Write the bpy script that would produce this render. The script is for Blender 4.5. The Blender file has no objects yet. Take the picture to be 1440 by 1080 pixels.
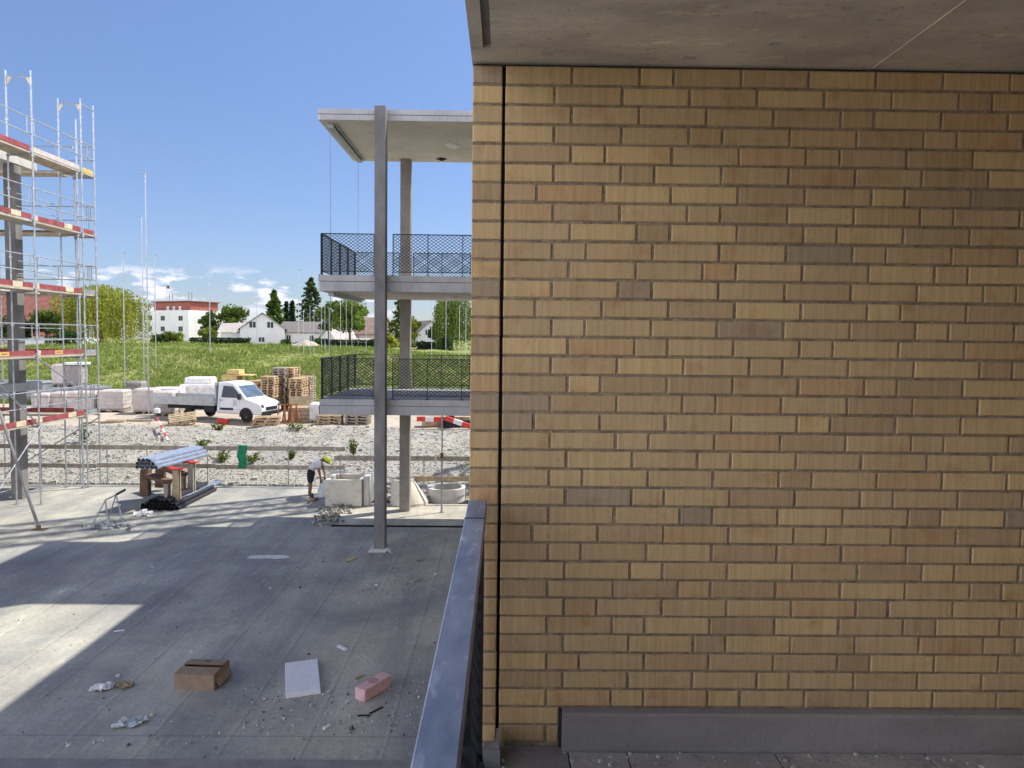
import bpy, bmesh, math, random
from mathutils import Vector, Matrix, noise
rad = math.radians
SC = bpy.context.scene
COL = SC.collection
rnd = random.Random(11)
V = Vector

# ------------------------------------------------------------------ camera
CAMZ, F = 5.24, 1000.0                      # eye height above the deck; focal length in pixels of a 1440 wide frame
PITCH, YAW, ROLL, SY = rad(3.05), rad(-0.63), rad(0.66), -12.7
CM = Matrix.Rotation(YAW, 3, 'Z') @ Matrix.Rotation(math.pi/2-PITCH, 3, 'X') @ Matrix.Rotation(ROLL, 3, 'Z')
cam_data = bpy.data.cameras.new('camera')
cam = bpy.data.objects.new('camera', cam_data); COL.objects.link(cam)
cam.matrix_world = Matrix.Translation((0, 0, CAMZ)) @ CM.to_4x4()
cam_data.sensor_width = 36; cam_data.lens = 36*F/1440; cam_data.shift_y = SY/1440
cam_data.clip_start = .05; cam_data.clip_end = 30000
SC.camera = cam

# ------------------------------------------------------------------ sky, sun, exposure
SUN_AZ, SUN_EL = rad(60.3), rad(53.7)           # azimuth from +Y towards +X
world = bpy.data.worlds.new('World'); SC.world = world; world.use_nodes = True
nt = world.node_tree; nt.nodes.clear()
def WN(t): return nt.nodes.new(t)
sky = WN('ShaderNodeTexSky'); sky.sky_type = 'NISHITA'; sky.sun_disc = False
sky.sun_elevation = SUN_EL; sky.sun_rotation = SUN_AZ
sky.altitude = 450; sky.air_density = 1.0; sky.dust_density = .15; sky.ozone_density = 2.2
tc = WN('ShaderNodeTexCoord'); sp = WN('ShaderNodeSeparateXYZ')
nt.links.new(tc.outputs['Generated'], sp.inputs[0])
mp = WN('ShaderNodeMapping'); mp.inputs['Scale'].default_value = (11, 11, 34)
nt.links.new(tc.outputs['Generated'], mp.inputs[0])
nz = WN('ShaderNodeTexNoise'); nz.inputs['Scale'].default_value = 1.6; nz.inputs['Detail'].default_value = 8; nz.inputs['Roughness'].default_value = .58
nt.links.new(mp.outputs[0], nz.inputs[0])
cr = WN('ShaderNodeValToRGB'); cr.color_ramp.elements[0].position = .535; cr.color_ramp.elements[1].position = .62
nt.links.new(nz.outputs['Fac'], cr.inputs[0])
band = WN('ShaderNodeValToRGB'); e = band.color_ramp.elements          # low bank of clouds above the horizon
e[0].position = .0; e[0].color = (0, 0, 0, 1); e[1].position = .05; e[1].color = (1, 1, 1, 1)
k = e.new(.068); k.color = (1, 1, 1, 1); k = e.new(.088); k.color = (0, 0, 0, 1)
nt.links.new(sp.outputs['Z'], band.inputs[0])
mu = WN('ShaderNodeMath'); mu.operation = 'MULTIPLY'
nt.links.new(cr.outputs[0], mu.inputs[0]); nt.links.new(band.outputs[0], mu.inputs[1])
mx = WN('ShaderNodeMixRGB'); mx.inputs[2].default_value = (6.6, 6.7, 6.9, 1)
nt.links.new(mu.outputs[0], mx.inputs[0]); nt.links.new(sky.outputs[0], mx.inputs[1])
bg = WN('ShaderNodeBackground'); bg.inputs[1].default_value = .066
wo = WN('ShaderNodeOutputWorld')
tint = WN('ShaderNodeMixRGB'); tint.blend_type = 'MULTIPLY'; tint.inputs[0].default_value = 1; tint.inputs[2].default_value = (1.12, 1.11, 1.24, 1)
# unseen bright clouds added low beside and behind the viewer to fill the shade
mp2 = WN('ShaderNodeMapping'); mp2.inputs['Scale'].default_value = (2.2, 2.2, 4)
nt.links.new(tc.outputs['Generated'], mp2.inputs[0])
nz2 = WN('ShaderNodeTexNoise'); nz2.inputs['Scale'].default_value = 1.3; nz2.inputs['Detail'].default_value = 7
nt.links.new(mp2.outputs[0], nz2.inputs[0])
cr2_ = WN('ShaderNodeValToRGB'); cr2_.color_ramp.elements[0].position = .38; cr2_.color_ramp.elements[1].position = .56
nt.links.new(nz2.outputs['Fac'], cr2_.inputs[0])
beh = WN('ShaderNodeMapRange'); beh.interpolation_type = 'SMOOTHSTEP'
for i_, v_ in ((1, .30), (2, -.10), (3, 0), (4, 1)): beh.inputs[i_].default_value = v_
nt.links.new(sp.outputs['Y'], beh.inputs[0])
ovh = WN('ShaderNodeMapRange'); ovh.interpolation_type = 'SMOOTHSTEP'
for i_, v_ in ((1, .40), (2, .75), (3, 1), (4, 0)): ovh.inputs[i_].default_value = v_
nt.links.new(sp.outputs['Z'], ovh.inputs[0])
mxx = WN('ShaderNodeMath'); mxx.operation = 'MULTIPLY'; nt.links.new(beh.outputs[0], mxx.inputs[0]); nt.links.new(ovh.outputs[0], mxx.inputs[1])
mu2 = WN('ShaderNodeMath'); mu2.operation = 'MULTIPLY'; nt.links.new(cr2_.outputs[0], mu2.inputs[0]); nt.links.new(mxx.outputs[0], mu2.inputs[1])
hor = WN('ShaderNodeValToRGB'); e = hor.color_ramp.elements
e[0].position = 0; e[0].color = (.52, .55, .62, 1); e[1].position = .42; e[1].color = (1, 1, 1, 1); k = e.new(.12); k.color = (.72, .735, .79, 1)
nt.links.new(sp.outputs['Z'], hor.inputs[0])
hm_ = WN('ShaderNodeMixRGB'); hm_.blend_type = 'MULTIPLY'; hm_.inputs[0].default_value = 1; nt.links.new(sky.outputs[0], hm_.inputs[1]); nt.links.new(hor.outputs[0], hm_.inputs[2]); nt.links.new(hm_.outputs[0], mx.inputs[1])
mx2 = WN('ShaderNodeMixRGB'); mx2.inputs[2].default_value = (20, 20, 20, 1)
nt.links.new(mu2.outputs[0], mx2.inputs[0]); nt.links.new(mx.outputs[0], mx2.inputs[1])
nt.links.new(mx2.outputs[0], tint.inputs[1]); nt.links.new(tint.outputs[0], bg.inputs[0]); nt.links.new(bg.outputs[0], wo.inputs[0])

sun_d = bpy.data.lights.new('sun', 'SUN'); sun_d.energy = 3.0; sun_d.angle = rad(.53); sun_d.color = (1, .94, .84)
sun = bpy.data.objects.new('sun', sun_d); COL.objects.link(sun)
SDIR = V((math.sin(SUN_AZ)*math.cos(SUN_EL), math.cos(SUN_AZ)*math.cos(SUN_EL), math.sin(SUN_EL)))
sun.rotation_euler = SDIR.to_track_quat('Z', 'Y').to_euler(); sun.location = SDIR*60
vs = SC.view_settings; vs.view_transform = 'Standard'; vs.look = 'None'; vs.gamma = 1; vs.exposure = 1.1

# ------------------------------------------------------------------ placing: photo pixel + real depth (or height) -> point
def ray(px, py): return CM @ V(((px-720)/F, -(py-540-SY)/F, -1))
def P(px, py, Y):
    d = ray(px, py); return d*(Y/d.y) + V((0, 0, CAMZ))
def G(px, py, z=0.0):
    d = ray(px, py); return d*((z-CAMZ)/d.z) + V((0, 0, CAMZ))

# ------------------------------------------------------------------ materials
MATS = {}
def mat(name, col, rough=.8, var=.15, scale=3., bump=0., bscale=40., metal=0., attr=False, col2=None, stretch=None, spec=.35, thr=(.35, .65)):
    m = bpy.data.materials.new(name); m.use_nodes = True; MATS[name] = m
    n = m.node_tree.nodes; L = m.node_tree.links
    b = n['Principled BSDF']; b.inputs['Roughness'].default_value = rough; b.inputs['Metallic'].default_value = metal
    b.inputs['Specular IOR Level'].default_value = spec
    geo = n.new('ShaderNodeNewGeometry'); vec = geo.outputs['Position']
    if stretch:
        q = n.new('ShaderNodeMapping'); q.inputs['Scale'].default_value = stretch; L.new(vec, q.inputs[0]); vec = q.outputs[0]
    t = n.new('ShaderNodeTexNoise'); t.inputs['Scale'].default_value = scale; t.inputs['Detail'].default_value = 7; t.inputs['Roughness'].default_value = .62
    L.new(vec, t.inputs[0])
    r = n.new('ShaderNodeValToRGB'); r.color_ramp.elements[0].position = thr[0]; r.color_ramp.elements[1].position = thr[1]
    c2 = col2 or tuple(min(1, c*(1+var)) for c in col); c1 = col if col2 else tuple(c*(1-var) for c in col)
    r.color_ramp.elements[0].color = (*c1, 1); r.color_ramp.elements[1].color = (*c2, 1)
    L.new(t.outputs['Fac'], r.inputs[0]); out = r.outputs[0]
    if attr:
        a = n.new('ShaderNodeVertexColor'); a.layer_name = 'Col'
        x = n.new('ShaderNodeMixRGB'); x.blend_type = 'MULTIPLY'; x.inputs[0].default_value = 1
        L.new(out, x.inputs[1]); L.new(a.outputs[0], x.inputs[2]); out = x.outputs[0]
    L.new(out, b.inputs['Base Color'])
    if bump:
        t2 = n.new('ShaderNodeTexNoise'); t2.inputs['Scale'].default_value = bscale; t2.inputs['Detail'].default_value = 5
        L.new(geo.outputs['Position'], t2.inputs[0])
        bp = n.new('ShaderNodeBump'); bp.inputs['Strength'].default_value = bump; bp.inputs['Distance'].default_value = .02
        L.new(t2.outputs['Fac'], bp.inputs['Height']); L.new(bp.outputs[0], b.inputs['Normal'])
    return m

M = MATS
mat('concrete_soffit', (.72, .665, .57), .9, .20, 1.9, .10, 70, stretch=(1, 2.2, 1))
mat('concrete_pale', (.64, .60, .51), .9, .10, 1.2, .2, 40)
mat('concrete_edge', (.40, .40, .40), .85, .14, 1.5, .2, 40)
mat('concrete_column', (.19, .186, .18), .85, .22, 2.2, .2, 30, stretch=(1, 1, .5))
mat('concrete_rear', (.27, .25, .215), .9, .16, 2.2, .2, 30)
mat('concrete_white', (.52, .51, .48), .9, .12, 3, .2, 30)
mat('concrete_dark', (.24, .23, .22), .9, .18, 3, .3, 30)
mat('concrete_board', (.32, .305, .285), .85, .13, 2.5, .2, 60, stretch=(.5, 1, 1))
mat('floor_tile', (.37, .355, .335), .85, .2, 4, .3, 60)
mat('joint_dark', (.03, .028, .025), .9, .2, 5)
mat('mortar', (.30, .24, .16), .95, .3, 26, .5, 120)
mat('galv', (.46, .48, .50), .42, .2, 6, .05, 60, metal=.75)
mat('galv_dull', (.36, .38, .40), .55, .2, 4, metal=.5)
mat('rail_black', (.022, .024, .028), .5, .2, 5)
mat('rail_blue', (.20, .25, .34), .38, .5, 7, .12, 25, spec=.6, stretch=(1, .4, 1), thr=(.38, .72), col2=(.52, .55, .58))
mat('wood_board', (.42, .33, .21), .85, .25, 5, .2, 40)
mat('plank', (.44, .385, .30), .9, .2, 5, .2, 40)
mat('roof_brown', (.26, .18, .14), .9, .2, 1.5)
mat('wood_grey', (.34, .30, .245), .9, .25, 5, .2, 40)
mat('wood_pallet', (.50, .36, .22), .9, .35, 3, .2, 40)
mat('wood_dark', (.16, .105, .065), .9, .3, 5, .2, 40)
mat('toe_red', (.30, .07, .072), .6, .3, 6)
mat('toe_cream', (.62, .53, .36), .7, .2, 6)
mat('label_yellow', (.62, .46, .12), .6, .15, 8)
mat('safety_red', (.62, .05, .045), .5, .15, 6)
mat('safety_white', (.75, .74, .72), .5, .1, 6)
mat('wrap_pink', (.53, .475, .44), .55, .14, 3, .3, 20)
mat('wrap_white', (.72, .70, .67), .5, .12, 3, .3, 14)
mat('block_grey', (.30, .27, .25), .9, .2, 5, .3, 30)
mat('insul_yellow', (.62, .47, .2), .85, .2, 5)
mat('truck_white', (.76, .765, .77), .3, .05, 2, spec=.5)
mat('truck_grey', (.42, .43, .43), .45, .12, 3, metal=.5)
mat('truck_black', (.02, .02, .022), .6, .2, 4)
mat('glass_dark', (.015, .018, .022), .08, .2, 3, spec=.6)
mat('glass_shield', (.10, .14, .18), .06, .25, 2, spec=.8)
mat('tyre', (.018, .018, .018), .85, .2, 8)
mat('cardboard', (.29, .212, .145), .9, .12, 10, .1, 60)
mat('cardboard_dark', (.12, .075, .045), .9, .1, 10)
mat('foam_white', (.74, .75, .77), .8, .05, 10, .1, 90)
mat('brick_pink', (.66, .42, .41), .9, .12, 14, .3, 90)
mat('brick_pink_mark', (.28, .10, .10), .9, .1, 14)
mat('paper', (.68, .68, .68), .8, .15, 10)
mat('plastic_clear', (.42, .47, .48), .25, .3, 14, .3, 30, spec=.7)
mat('leaf_brown', (.30, .22, .14), .9, .25, 12)
mat('pipe_black', (.03, .03, .032), .45, .2, 5)
mat('pipe_galv', (.55, .58, .62), .3, .18, 8, metal=.85)
mat('rust', (.33, .12, .05), .85, .35, 9)
mat('cloth_green', (.03, .26, .13), .8, .25, 9)
mat('shirt', (.60, .60, .63), .9, .1, 10)
mat('shorts', (.025, .025, .028), .9, .2, 10)
mat('skin', (.22, .12, .075), .65, .1, 10)
mat('helmet', (.55, .62, .05), .4, .1, 6)
mat('boot', (.04, .035, .03), .8, .2, 8)
mat('hair', (.02, .015, .012), .8, .2, 30)
mat('bag', (.55, .60, .60), .5, .2, 10, .3, 20)
mat('leaf', (.095, .130, .032), .75, .3, .9, attr=True, spec=.2)
mat('leaf_dark', (.022, .045, .020), .8, .3, .9, attr=True, spec=.2)
mat('bark', (.12, .09, .065), .95, .3, 8, .3, 30)
mat('plaster_white', (.80, .79, .77), .9, .05, .6)
mat('plaster_blue', (.70, .68, .70), .9, .05, .6)
mat('plaster_beige', (.52, .46, .40), .9, .08, .6)
mat('red_panel', (.32, .105, .075), .7, .12, 1)
mat('roof_grey', (.20, .18, .17), .9, .18, 1.5, .2, 6)
mat('roof_light', (.42, .39, .36), .9, .1, 1.5)
mat('roof_red', (.21, .085, .065), .9, .22, 1.2, .3, 6)
mat('window_dark', (.035, .042, .055), .45, .2, 2, spec=.3)
mat('frame_white', (.7, .7, .7), .6, .05, 3)
mat('hedge', (.030, .05, .018), .8, .3, 1.2, attr=True)

# deck concrete: stains, trowel streaks and formwork joint lines of the slab itself
def deck_material(name, base, joints=True):
    m = mat(name, base, .82, .16, .55, .25, 18)
    n = m.node_tree.nodes; L = m.node_tree.links; b = n['Principled BSDF']
    prev = b.inputs['Base Color'].links[0].from_socket
    geo = n.new('ShaderNodeNewGeometry')
    def noisy(scale, stretch, lo, hi, p0=.35, p1=.65, det=8, dist=0):
        q = n.new('ShaderNodeMapping'); q.inputs['Scale'].default_value = stretch; L.new(geo.outputs['Position'], q.inputs[0])
        t = n.new('ShaderNodeTexNoise'); t.inputs['Scale'].default_value = scale; t.inputs['Detail'].default_value = det
        t.inputs['Roughness'].default_value = .65; t.inputs['Distortion'].default_value = dist; L.new(q.outputs[0], t.inputs[0])
        r = n.new('ShaderNodeValToRGB'); r.color_ramp.elements[0].position = p0; r.color_ramp.elements[1].position = p1
        r.color_ramp.elements[0].color = (*lo, 1); r.color_ramp.elements[1].color = (*hi, 1); L.new(t.outputs['Fac'], r.inputs[0]); return r.outputs[0]
    def mul(a, c):
        x = n.new('ShaderNodeMixRGB'); x.blend_type = 'MULTIPLY'; x.inputs[0].default_value = 1; L.new(a, x.inputs[1]); L.new(c, x.inputs[2]); return x.outputs[0]
    prev = mul(prev, noisy(1.0, (1, .16, 1), (.74, .75, .78), (1.16, 1.14, 1.10)))
    prev = mul(prev, noisy(.35, (1, 1, 1), (.82, .84, .88), (1.1, 1.08, 1.02), .4, .6, 10, 1.2))
    prev = mul(prev, noisy(14, (1, 1, 1), (.86, .86, .86), (1.08, 1.08, 1.06)))
    prev = mul(prev, noisy(3.1, (1, .5, 1), (1, 1, 1), (1.5, 1.47, 1.40), .62, .72, 6, .9))
    prev = mul(prev, noisy(5.7, (1, .8, 1), (.72, .72, .74), (1, 1, 1), .30, .36, 5, .8))
    if joints:
        s = n.new('ShaderNodeSeparateXYZ'); L.new(geo.outputs['Position'], s.inputs[0])
        def line(sock, period, off, w):
            a = n.new('ShaderNodeMath'); a.operation = 'ADD'; a.inputs[1].default_value = off; L.new(sock, a.inputs[0])
            p = n.new('ShaderNodeMath'); p.operation = 'PINGPONG'; p.inputs[1].default_value = period/2; L.new(a.outputs[0], p.inputs[0])
            l = n.new('ShaderNodeMath'); l.operation = 'LESS_THAN'; l.inputs[1].default_value = w; L.new(p.outputs[0], l.inputs[0]); return l.outputs[0]
        def tint(prev, fac, col):
            q = n.new('ShaderNodeTexNoise'); q.inputs['Scale'].default_value = 1.3; L.new(geo.outputs['Position'], q.inputs[0])
            f = n.new('ShaderNodeMath'); f.operation = 'MULTIPLY'; L.new(fac, f.inputs[0]); L.new(q.outputs['Fac'], f.inputs[1])
            x = n.new('ShaderNodeMixRGB'); x.blend_type = 'MULTIPLY'; L.new(f.outputs[0], x.inputs[0]); L.new(prev, x.inputs[1]); x.inputs[2].default_value = (*col, 1); return x.outputs[0]
        prev = tint(prev, line(s.outputs['X'], 1.02, 200.35, .016), (.68, .68, .70))
        prev = tint(prev, line(s.outputs['X'], 1.02, 200.40, .020), (1.16, 1.15, 1.12))
        prev = tint(prev, line(s.outputs['Y'], 9.0, 200+6.95-.0, .014), (.5, .5, .52))
    L.new(prev, b.inputs['Base Color'])
    return m
deck_material('deck_concrete', (.385, .38, .345))
deck_material('apron_concrete', (.46, .44, .38), False)

def spots(name, scale, p0, p1, col, stretch=(1, 1, 1)):
    m = M[name]; n = m.node_tree.nodes; L = m.node_tree.links; b = n['Principled BSDF']; prev = b.inputs['Base Color'].links[0].from_socket
    geo = n.new('ShaderNodeNewGeometry'); q = n.new('ShaderNodeMapping'); q.inputs['Scale'].default_value = stretch; L.new(geo.outputs['Position'], q.inputs[0])
    t = n.new('ShaderNodeTexNoise'); t.inputs['Scale'].default_value = scale; t.inputs['Detail'].default_value = 3; L.new(q.outputs[0], t.inputs[0])
    r = n.new('ShaderNodeValToRGB'); r.color_ramp.elements[0].position = p0; r.color_ramp.elements[1].position = p1
    r.color_ramp.elements[0].color = (1, 1, 1, 1); r.color_ramp.elements[1].color = (*col, 1); L.new(t.outputs['Fac'], r.inputs[0])
    x = n.new('ShaderNodeMixRGB'); x.blend_type = 'MULTIPLY'; x.inputs[0].default_value = 1; L.new(prev, x.inputs[1]); L.new(r.outputs[0], x.inputs[2]); L.new(x.outputs[0], b.inputs['Base Color'])
spots('concrete_board', 75, .69, .72, (.4, .4, .41)); spots('concrete_board', 3, .5, .7, (.82, .80, .78), (.4, 1, 2))
spots('concrete_soffit', 14, .62, .70, (.80, .79, .78), (1, 4, 1)); spots('concrete_soffit', 40, .68, .72, (.6, .58, .55)); spots('concrete_soffit', 6, .64, .68, (1.25, 1.23, 1.2), (1, 2.5, 1))
spots('floor_tile', 25, .60, .70, (.78, .78, .78)); spots('floor_tile', 5, .5, .7, (1.2, 1.18, 1.15))
spots('concrete_edge', 9, .56, .70, (.82, .82, .83), (3, 3, .3)); spots('concrete_pale', 5, .55, .7, (.84, .82, .78), (1, 4, 1))
spots('wrap_white', 4, .5, .62, (.84, .84, .86)); spots('truck_white', 2.5, .55, .75, (.84, .82, .78), (1, 1, 3)); spots('plaster_white', .8, .5, .7, (.92, .91, .89), (1, 1, .3))
spots('concrete_column', 22, .62, .70, (.8, .8, .8)); spots('concrete_column', 2, .5, .65, (1.18, 1.15, 1.12), (3, 3, .5))
spots('rail_blue', 30, .60, .68, (1.5, 1.45, 1.4), (1, .3, 1)); spots('rail_blue', 3, .5, .62, (.7, .72, .76))

def terrain_material(name, c1, c2, c3, s1, s2, bump, bs):
    m = mat(name, c1, .95, 0, s1, bump, bs, col2=c2, thr=(.38, .62), spec=.1)
    n = m.node_tree.nodes; L = m.node_tree.links; b = n['Principled BSDF']
    prev = b.inputs['Base Color'].links[0].from_socket
    geo = n.new('ShaderNodeNewGeometry')
    t = n.new('ShaderNodeTexNoise'); t.inputs['Scale'].default_value = s2; t.inputs['Detail'].default_value = 9; t.inputs['Roughness'].default_value = .7; L.new(geo.outputs['Position'], t.inputs[0])
    r = n.new('ShaderNodeValToRGB'); r.color_ramp.elements[0].position = .50; r.color_ramp.elements[1].position = .66
    r.color_ramp.elements[0].color = (0, 0, 0, 1); r.color_ramp.elements[1].color = (1, 1, 1, 1); L.new(t.outputs['Fac'], r.inputs[0])
    x = n.new('ShaderNodeMixRGB'); L.new(r.outputs[0], x.inputs[0]); L.new(prev, x.inputs[1]); x.inputs[2].default_value = (*c3, 1)
    L.new(x.outputs[0], b.inputs['Base Color']); return m
terrain_material('meadow', (.17, .20, .055), (.26, .28, .09), (.33, .29, .15), .9, .22, .6, 9)
terrain_material('gravel', (.30, .29, .26), (.42, .41, .375), (.36, .33, .26), 9, .9, 1., 22)
terrain_material('dirt', (.40, .345, .27), (.52, .46, .38), (.34, .30, .23), 2.2, .5, .5, 12)
terrain_material('far_ground', (.10, .13, .05), (.14, .17, .06), (.12, .13, .06), .02, .01, 0, 1)
mat('stone', (.41, .395, .355), .95, .3, 12, .2, 60, attr=True)
mat('grass_blade', (.205, .27, .07), .8, .25, .5, attr=True, spec=.15)

# brick: tint per brick, vertical drag streaks of the extruded face, small burnt blotches
def brick_material():
    m = mat('brick', (.61, .434, .222), .85, .115, 1., .25, 160, attr=True, stretch=(70, 70, 3.))
    n = m.node_tree.nodes; L = m.node_tree.links; b = n['Principled BSDF']
    prev = b.inputs['Base Color'].links[0].from_socket
    geo = n.new('ShaderNodeNewGeometry')
    for sc, p0, p1, c in ((9, .56, .74, (.86, .74, .66)), (60, .60, .75, (.85, .82, .8)), (2.2, .5, .7, (.92, .9, .9))):
        t = n.new('ShaderNodeTexNoise'); t.inputs['Scale'].default_value = sc; t.inputs['Detail'].default_value = 7; L.new(geo.outputs['Position'], t.inputs[0])
        r = n.new('ShaderNodeValToRGB'); r.color_ramp.elements[0].position = p0; r.color_ramp.elements[1].position = p1
        r.color_ramp.elements[0].color = (1, 1, 1, 1); r.color_ramp.elements[1].color = (*c, 1); L.new(t.outputs['Fac'], r.inputs[0])
        x = n.new('ShaderNodeMixRGB'); x.blend_type = 'MULTIPLY'; x.inputs[0].default_value = 1; L.new(prev, x.inputs[1]); L.new(r.outputs[0], x.inputs[2]); prev = x.outputs[0]
    L.new(prev, b.inputs['Base Color'])
brick_material()

def brick_cladding():
    m = mat('brick_cladding', (.60, .44, .225), .85, .15); n = m.node_tree.nodes; L = m.node_tree.links; b = n['Principled BSDF']
    geo = n.new('ShaderNodeNewGeometry'); s = n.new('ShaderNodeSeparateXYZ'); L.new(geo.outputs['Position'], s.inputs[0])
    a = n.new('ShaderNodeMath'); a.operation = 'ADD'; L.new(s.outputs['X'], a.inputs[0]); L.new(s.outputs['Y'], a.inputs[1])
    c = n.new('ShaderNodeCombineXYZ'); L.new(a.outputs[0], c.inputs['X']); L.new(s.outputs['Z'], c.inputs['Y'])
    t = n.new('ShaderNodeTexBrick'); t.offset = .5; t.inputs['Scale'].default_value = 1; t.inputs['Brick Width'].default_value = .25; t.inputs['Row Height'].default_value = .0712; t.inputs['Mortar Size'].default_value = .005
    t.inputs['Color1'].default_value = (.60, .44, .225, 1); t.inputs['Color2'].default_value = (.46, .34, .18, 1); t.inputs['Mortar'].default_value = (.31, .255, .17, 1)
    L.new(c.outputs[0], t.inputs['Vector']); L.new(t.outputs['Color'], b.inputs['Base Color'])
brick_cladding()
def translucent(name, f):
    m = M[name]; n = m.node_tree.nodes; L = m.node_tree.links; b = n['Principled BSDF']; o = n['Material Output']
    t = n.new('ShaderNodeBsdfTranslucent'); x = n.new('ShaderNodeMixShader'); x.inputs[0].default_value = f
    L.new(b.inputs['Base Color'].links[0].from_socket, t.inputs['Color']); L.new(b.outputs[0], x.inputs[1]); L.new(t.outputs[0], x.inputs[2]); L.new(x.outputs[0], o.inputs['Surface'])
translucent('leaf', .42); translucent('grass_blade', .35); translucent('hedge', .2)

# ------------------------------------------------------------------ mesh helpers
ORG = {}
class MB:
    def __init__(s): s.v = []; s.f = []; s.m = []; s.c = []
    def add(s, vs, fs, mi=0, col=None):
        o = len(s.v); s.v += [tuple(p) for p in vs]; s.f += [tuple(i+o for i in f) for f in fs]; s.m += [mi]*len(fs)
        s.c += [col or (1, 1, 1)]*len(vs); return s
    def frame(s, c, ax, ay, az, mi=0, col=None):          # box from centre and three half-axis vectors
        c = V(c); vs = [c+ax*i+ay*j+az*k for k in (-1, 1) for j in (-1, 1) for i in (-1, 1)]
        return s.add(vs, [(0, 2, 3, 1), (4, 5, 7, 6), (0, 1, 5, 4), (2, 6, 7, 3), (0, 4, 6, 2), (1, 3, 7, 5)], mi, col)
    def box(s, x0, x1, y0, y1, z0, z1, mi=0, col=None):
        return s.frame(((x0+x1)/2, (y0+y1)/2, (z0+z1)/2), V(((x1-x0)/2, 0, 0)), V((0, (y1-y0)/2, 0)), V((0, 0, (z1-z0)/2)), mi, col)
    def bar(s, p, q, w, h, mi=0, up=V((0, 0, 1)), col=None):
        p = V(p); q = V(q); d = (q-p); a = d.normalized()
        if abs(a.dot(up)) > .98: up = V((1, 0, 0))
        sd = a.cross(up).normalized(); u = sd.cross(a)
        return s.frame((p+q)/2, d/2, sd*(w/2), u*(h/2), mi, col)
    def tube(s, p, q, r, n=6, mi=0, r2=None, cap=True):
        p = V(p); q = V(q); a = (q-p).normalized(); up = V((0, 0, 1)) if abs(a.z) < .95 else V((1, 0, 0))
        sd = a.cross(up).normalized(); u = sd.cross(a); r2 = r if r2 is None else r2
        vs = [p+(sd*math.cos(t)+u*math.sin(t))*r for t in (2*math.pi*i/n for i in range(n))] + [q+(sd*math.cos(t)+u*math.sin(t))*r2 for t in (2*math.pi*i/n for i in range(n))]
        fs = [(i, (i+1) % n, n+(i+1) % n, n+i) for i in range(n)]
        if cap: fs += [tuple(range(n-1, -1, -1)), tuple(range(n, 2*n))]
        return s.add(vs, fs, mi)
    def path(s, pts, r, n=6, mi=0):
        for a, b in zip(pts, pts[1:]): s.tube(a, b, r, n, mi)
        return s
    def pipe(s, p, q, r, t, n=10, mi=0):                  # hollow pipe with open ends
        p = V(p); q = V(q); a = (q-p).normalized(); up = V((0, 0, 1)) if abs(a.z) < .95 else V((1, 0, 0))
        sd = a.cross(up).normalized(); u = sd.cross(a); vs = []
        for c, rr in ((p, r), (q, r), (q, r-t), (p, r-t)):
            vs += [c+(sd*math.cos(2*math.pi*i/n)+u*math.sin(2*math.pi*i/n))*rr for i in range(n)]
        fs = []
        for k in range(4):
            k2 = (k+1) % 4
            fs += [(k*n+i, k*n+(i+1) % n, k2*n+(i+1) % n, k2*n+i) for i in range(n)]
        return s.add(vs, fs, mi)
    def extrude(s, prof, vec, mi=0):
        prof = [V(p) for p in prof]; vec = V(vec); n = len(prof)
        return s.add(prof+[p+vec for p in prof], [tuple(range(n-1, -1, -1)), tuple(range(n, 2*n))]+[(i, (i+1) % n, n+(i+1) % n, n+i) for i in range(n)], mi)
    def lathe(s, prof, c, n=24, mi=0):                    # closed profile of (r, z)
        c = V(c); k = len(prof); vs = [c+V((r*math.cos(2*math.pi*i/n), r*math.sin(2*math.pi*i/n), z)) for i in range(n) for r, z in prof]
        return s.add(vs, [(i*k+j, ((i+1) % n)*k+j, ((i+1) % n)*k+(j+1) % k, i*k+(j+1) % k) for i in range(n) for j in range(k)], mi)
    def build(s, name, mats, parent=None, bevel=0, smooth=False, color=False):
        me = bpy.data.meshes.new(name)
        off = V((0, 0, 0)); o = bpy.data.objects.new(name, me)
        if parent is not None: off = ORG[parent.name]; o.parent = parent
        else:
            xs = [p[0] for p in s.v]; ys = [p[1] for p in s.v]
            off = V(((min(xs)+max(xs))/2, (min(ys)+max(ys))/2, min(p[2] for p in s.v))); o.location = off
        ORG[o.name] = off
        me.from_pydata([(p[0]-off.x, p[1]-off.y, p[2]-off.z) for p in s.v], [], s.f)
        for m in (mats if isinstance(mats, (list, tuple)) else [mats]): me.materials.append(M[m])
        if max(s.m, default=0): me.polygons.foreach_set('material_index', s.m)
        if color:
            a = me.color_attributes.new('Col', 'FLOAT_COLOR', 'POINT')
            a.data.foreach_set('color', [x for c in s.c for x in (*c, 1)])
        bm = bmesh.new(); bm.from_mesh(me)
        if not color or len(s.f) < 60000: bmesh.ops.recalc_face_normals(bm, faces=bm.faces)
        if bevel: bmesh.ops.bevel(bm, geom=[e for e in bm.edges], offset=bevel, segments=1, affect='EDGES', clamp_overlap=True)
        bm.to_mesh(me); bm.free()
        if smooth: me.polygons.foreach_set('use_smooth', [True]*len(me.polygons))
        me.update(); COL.objects.link(o); return o

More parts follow.
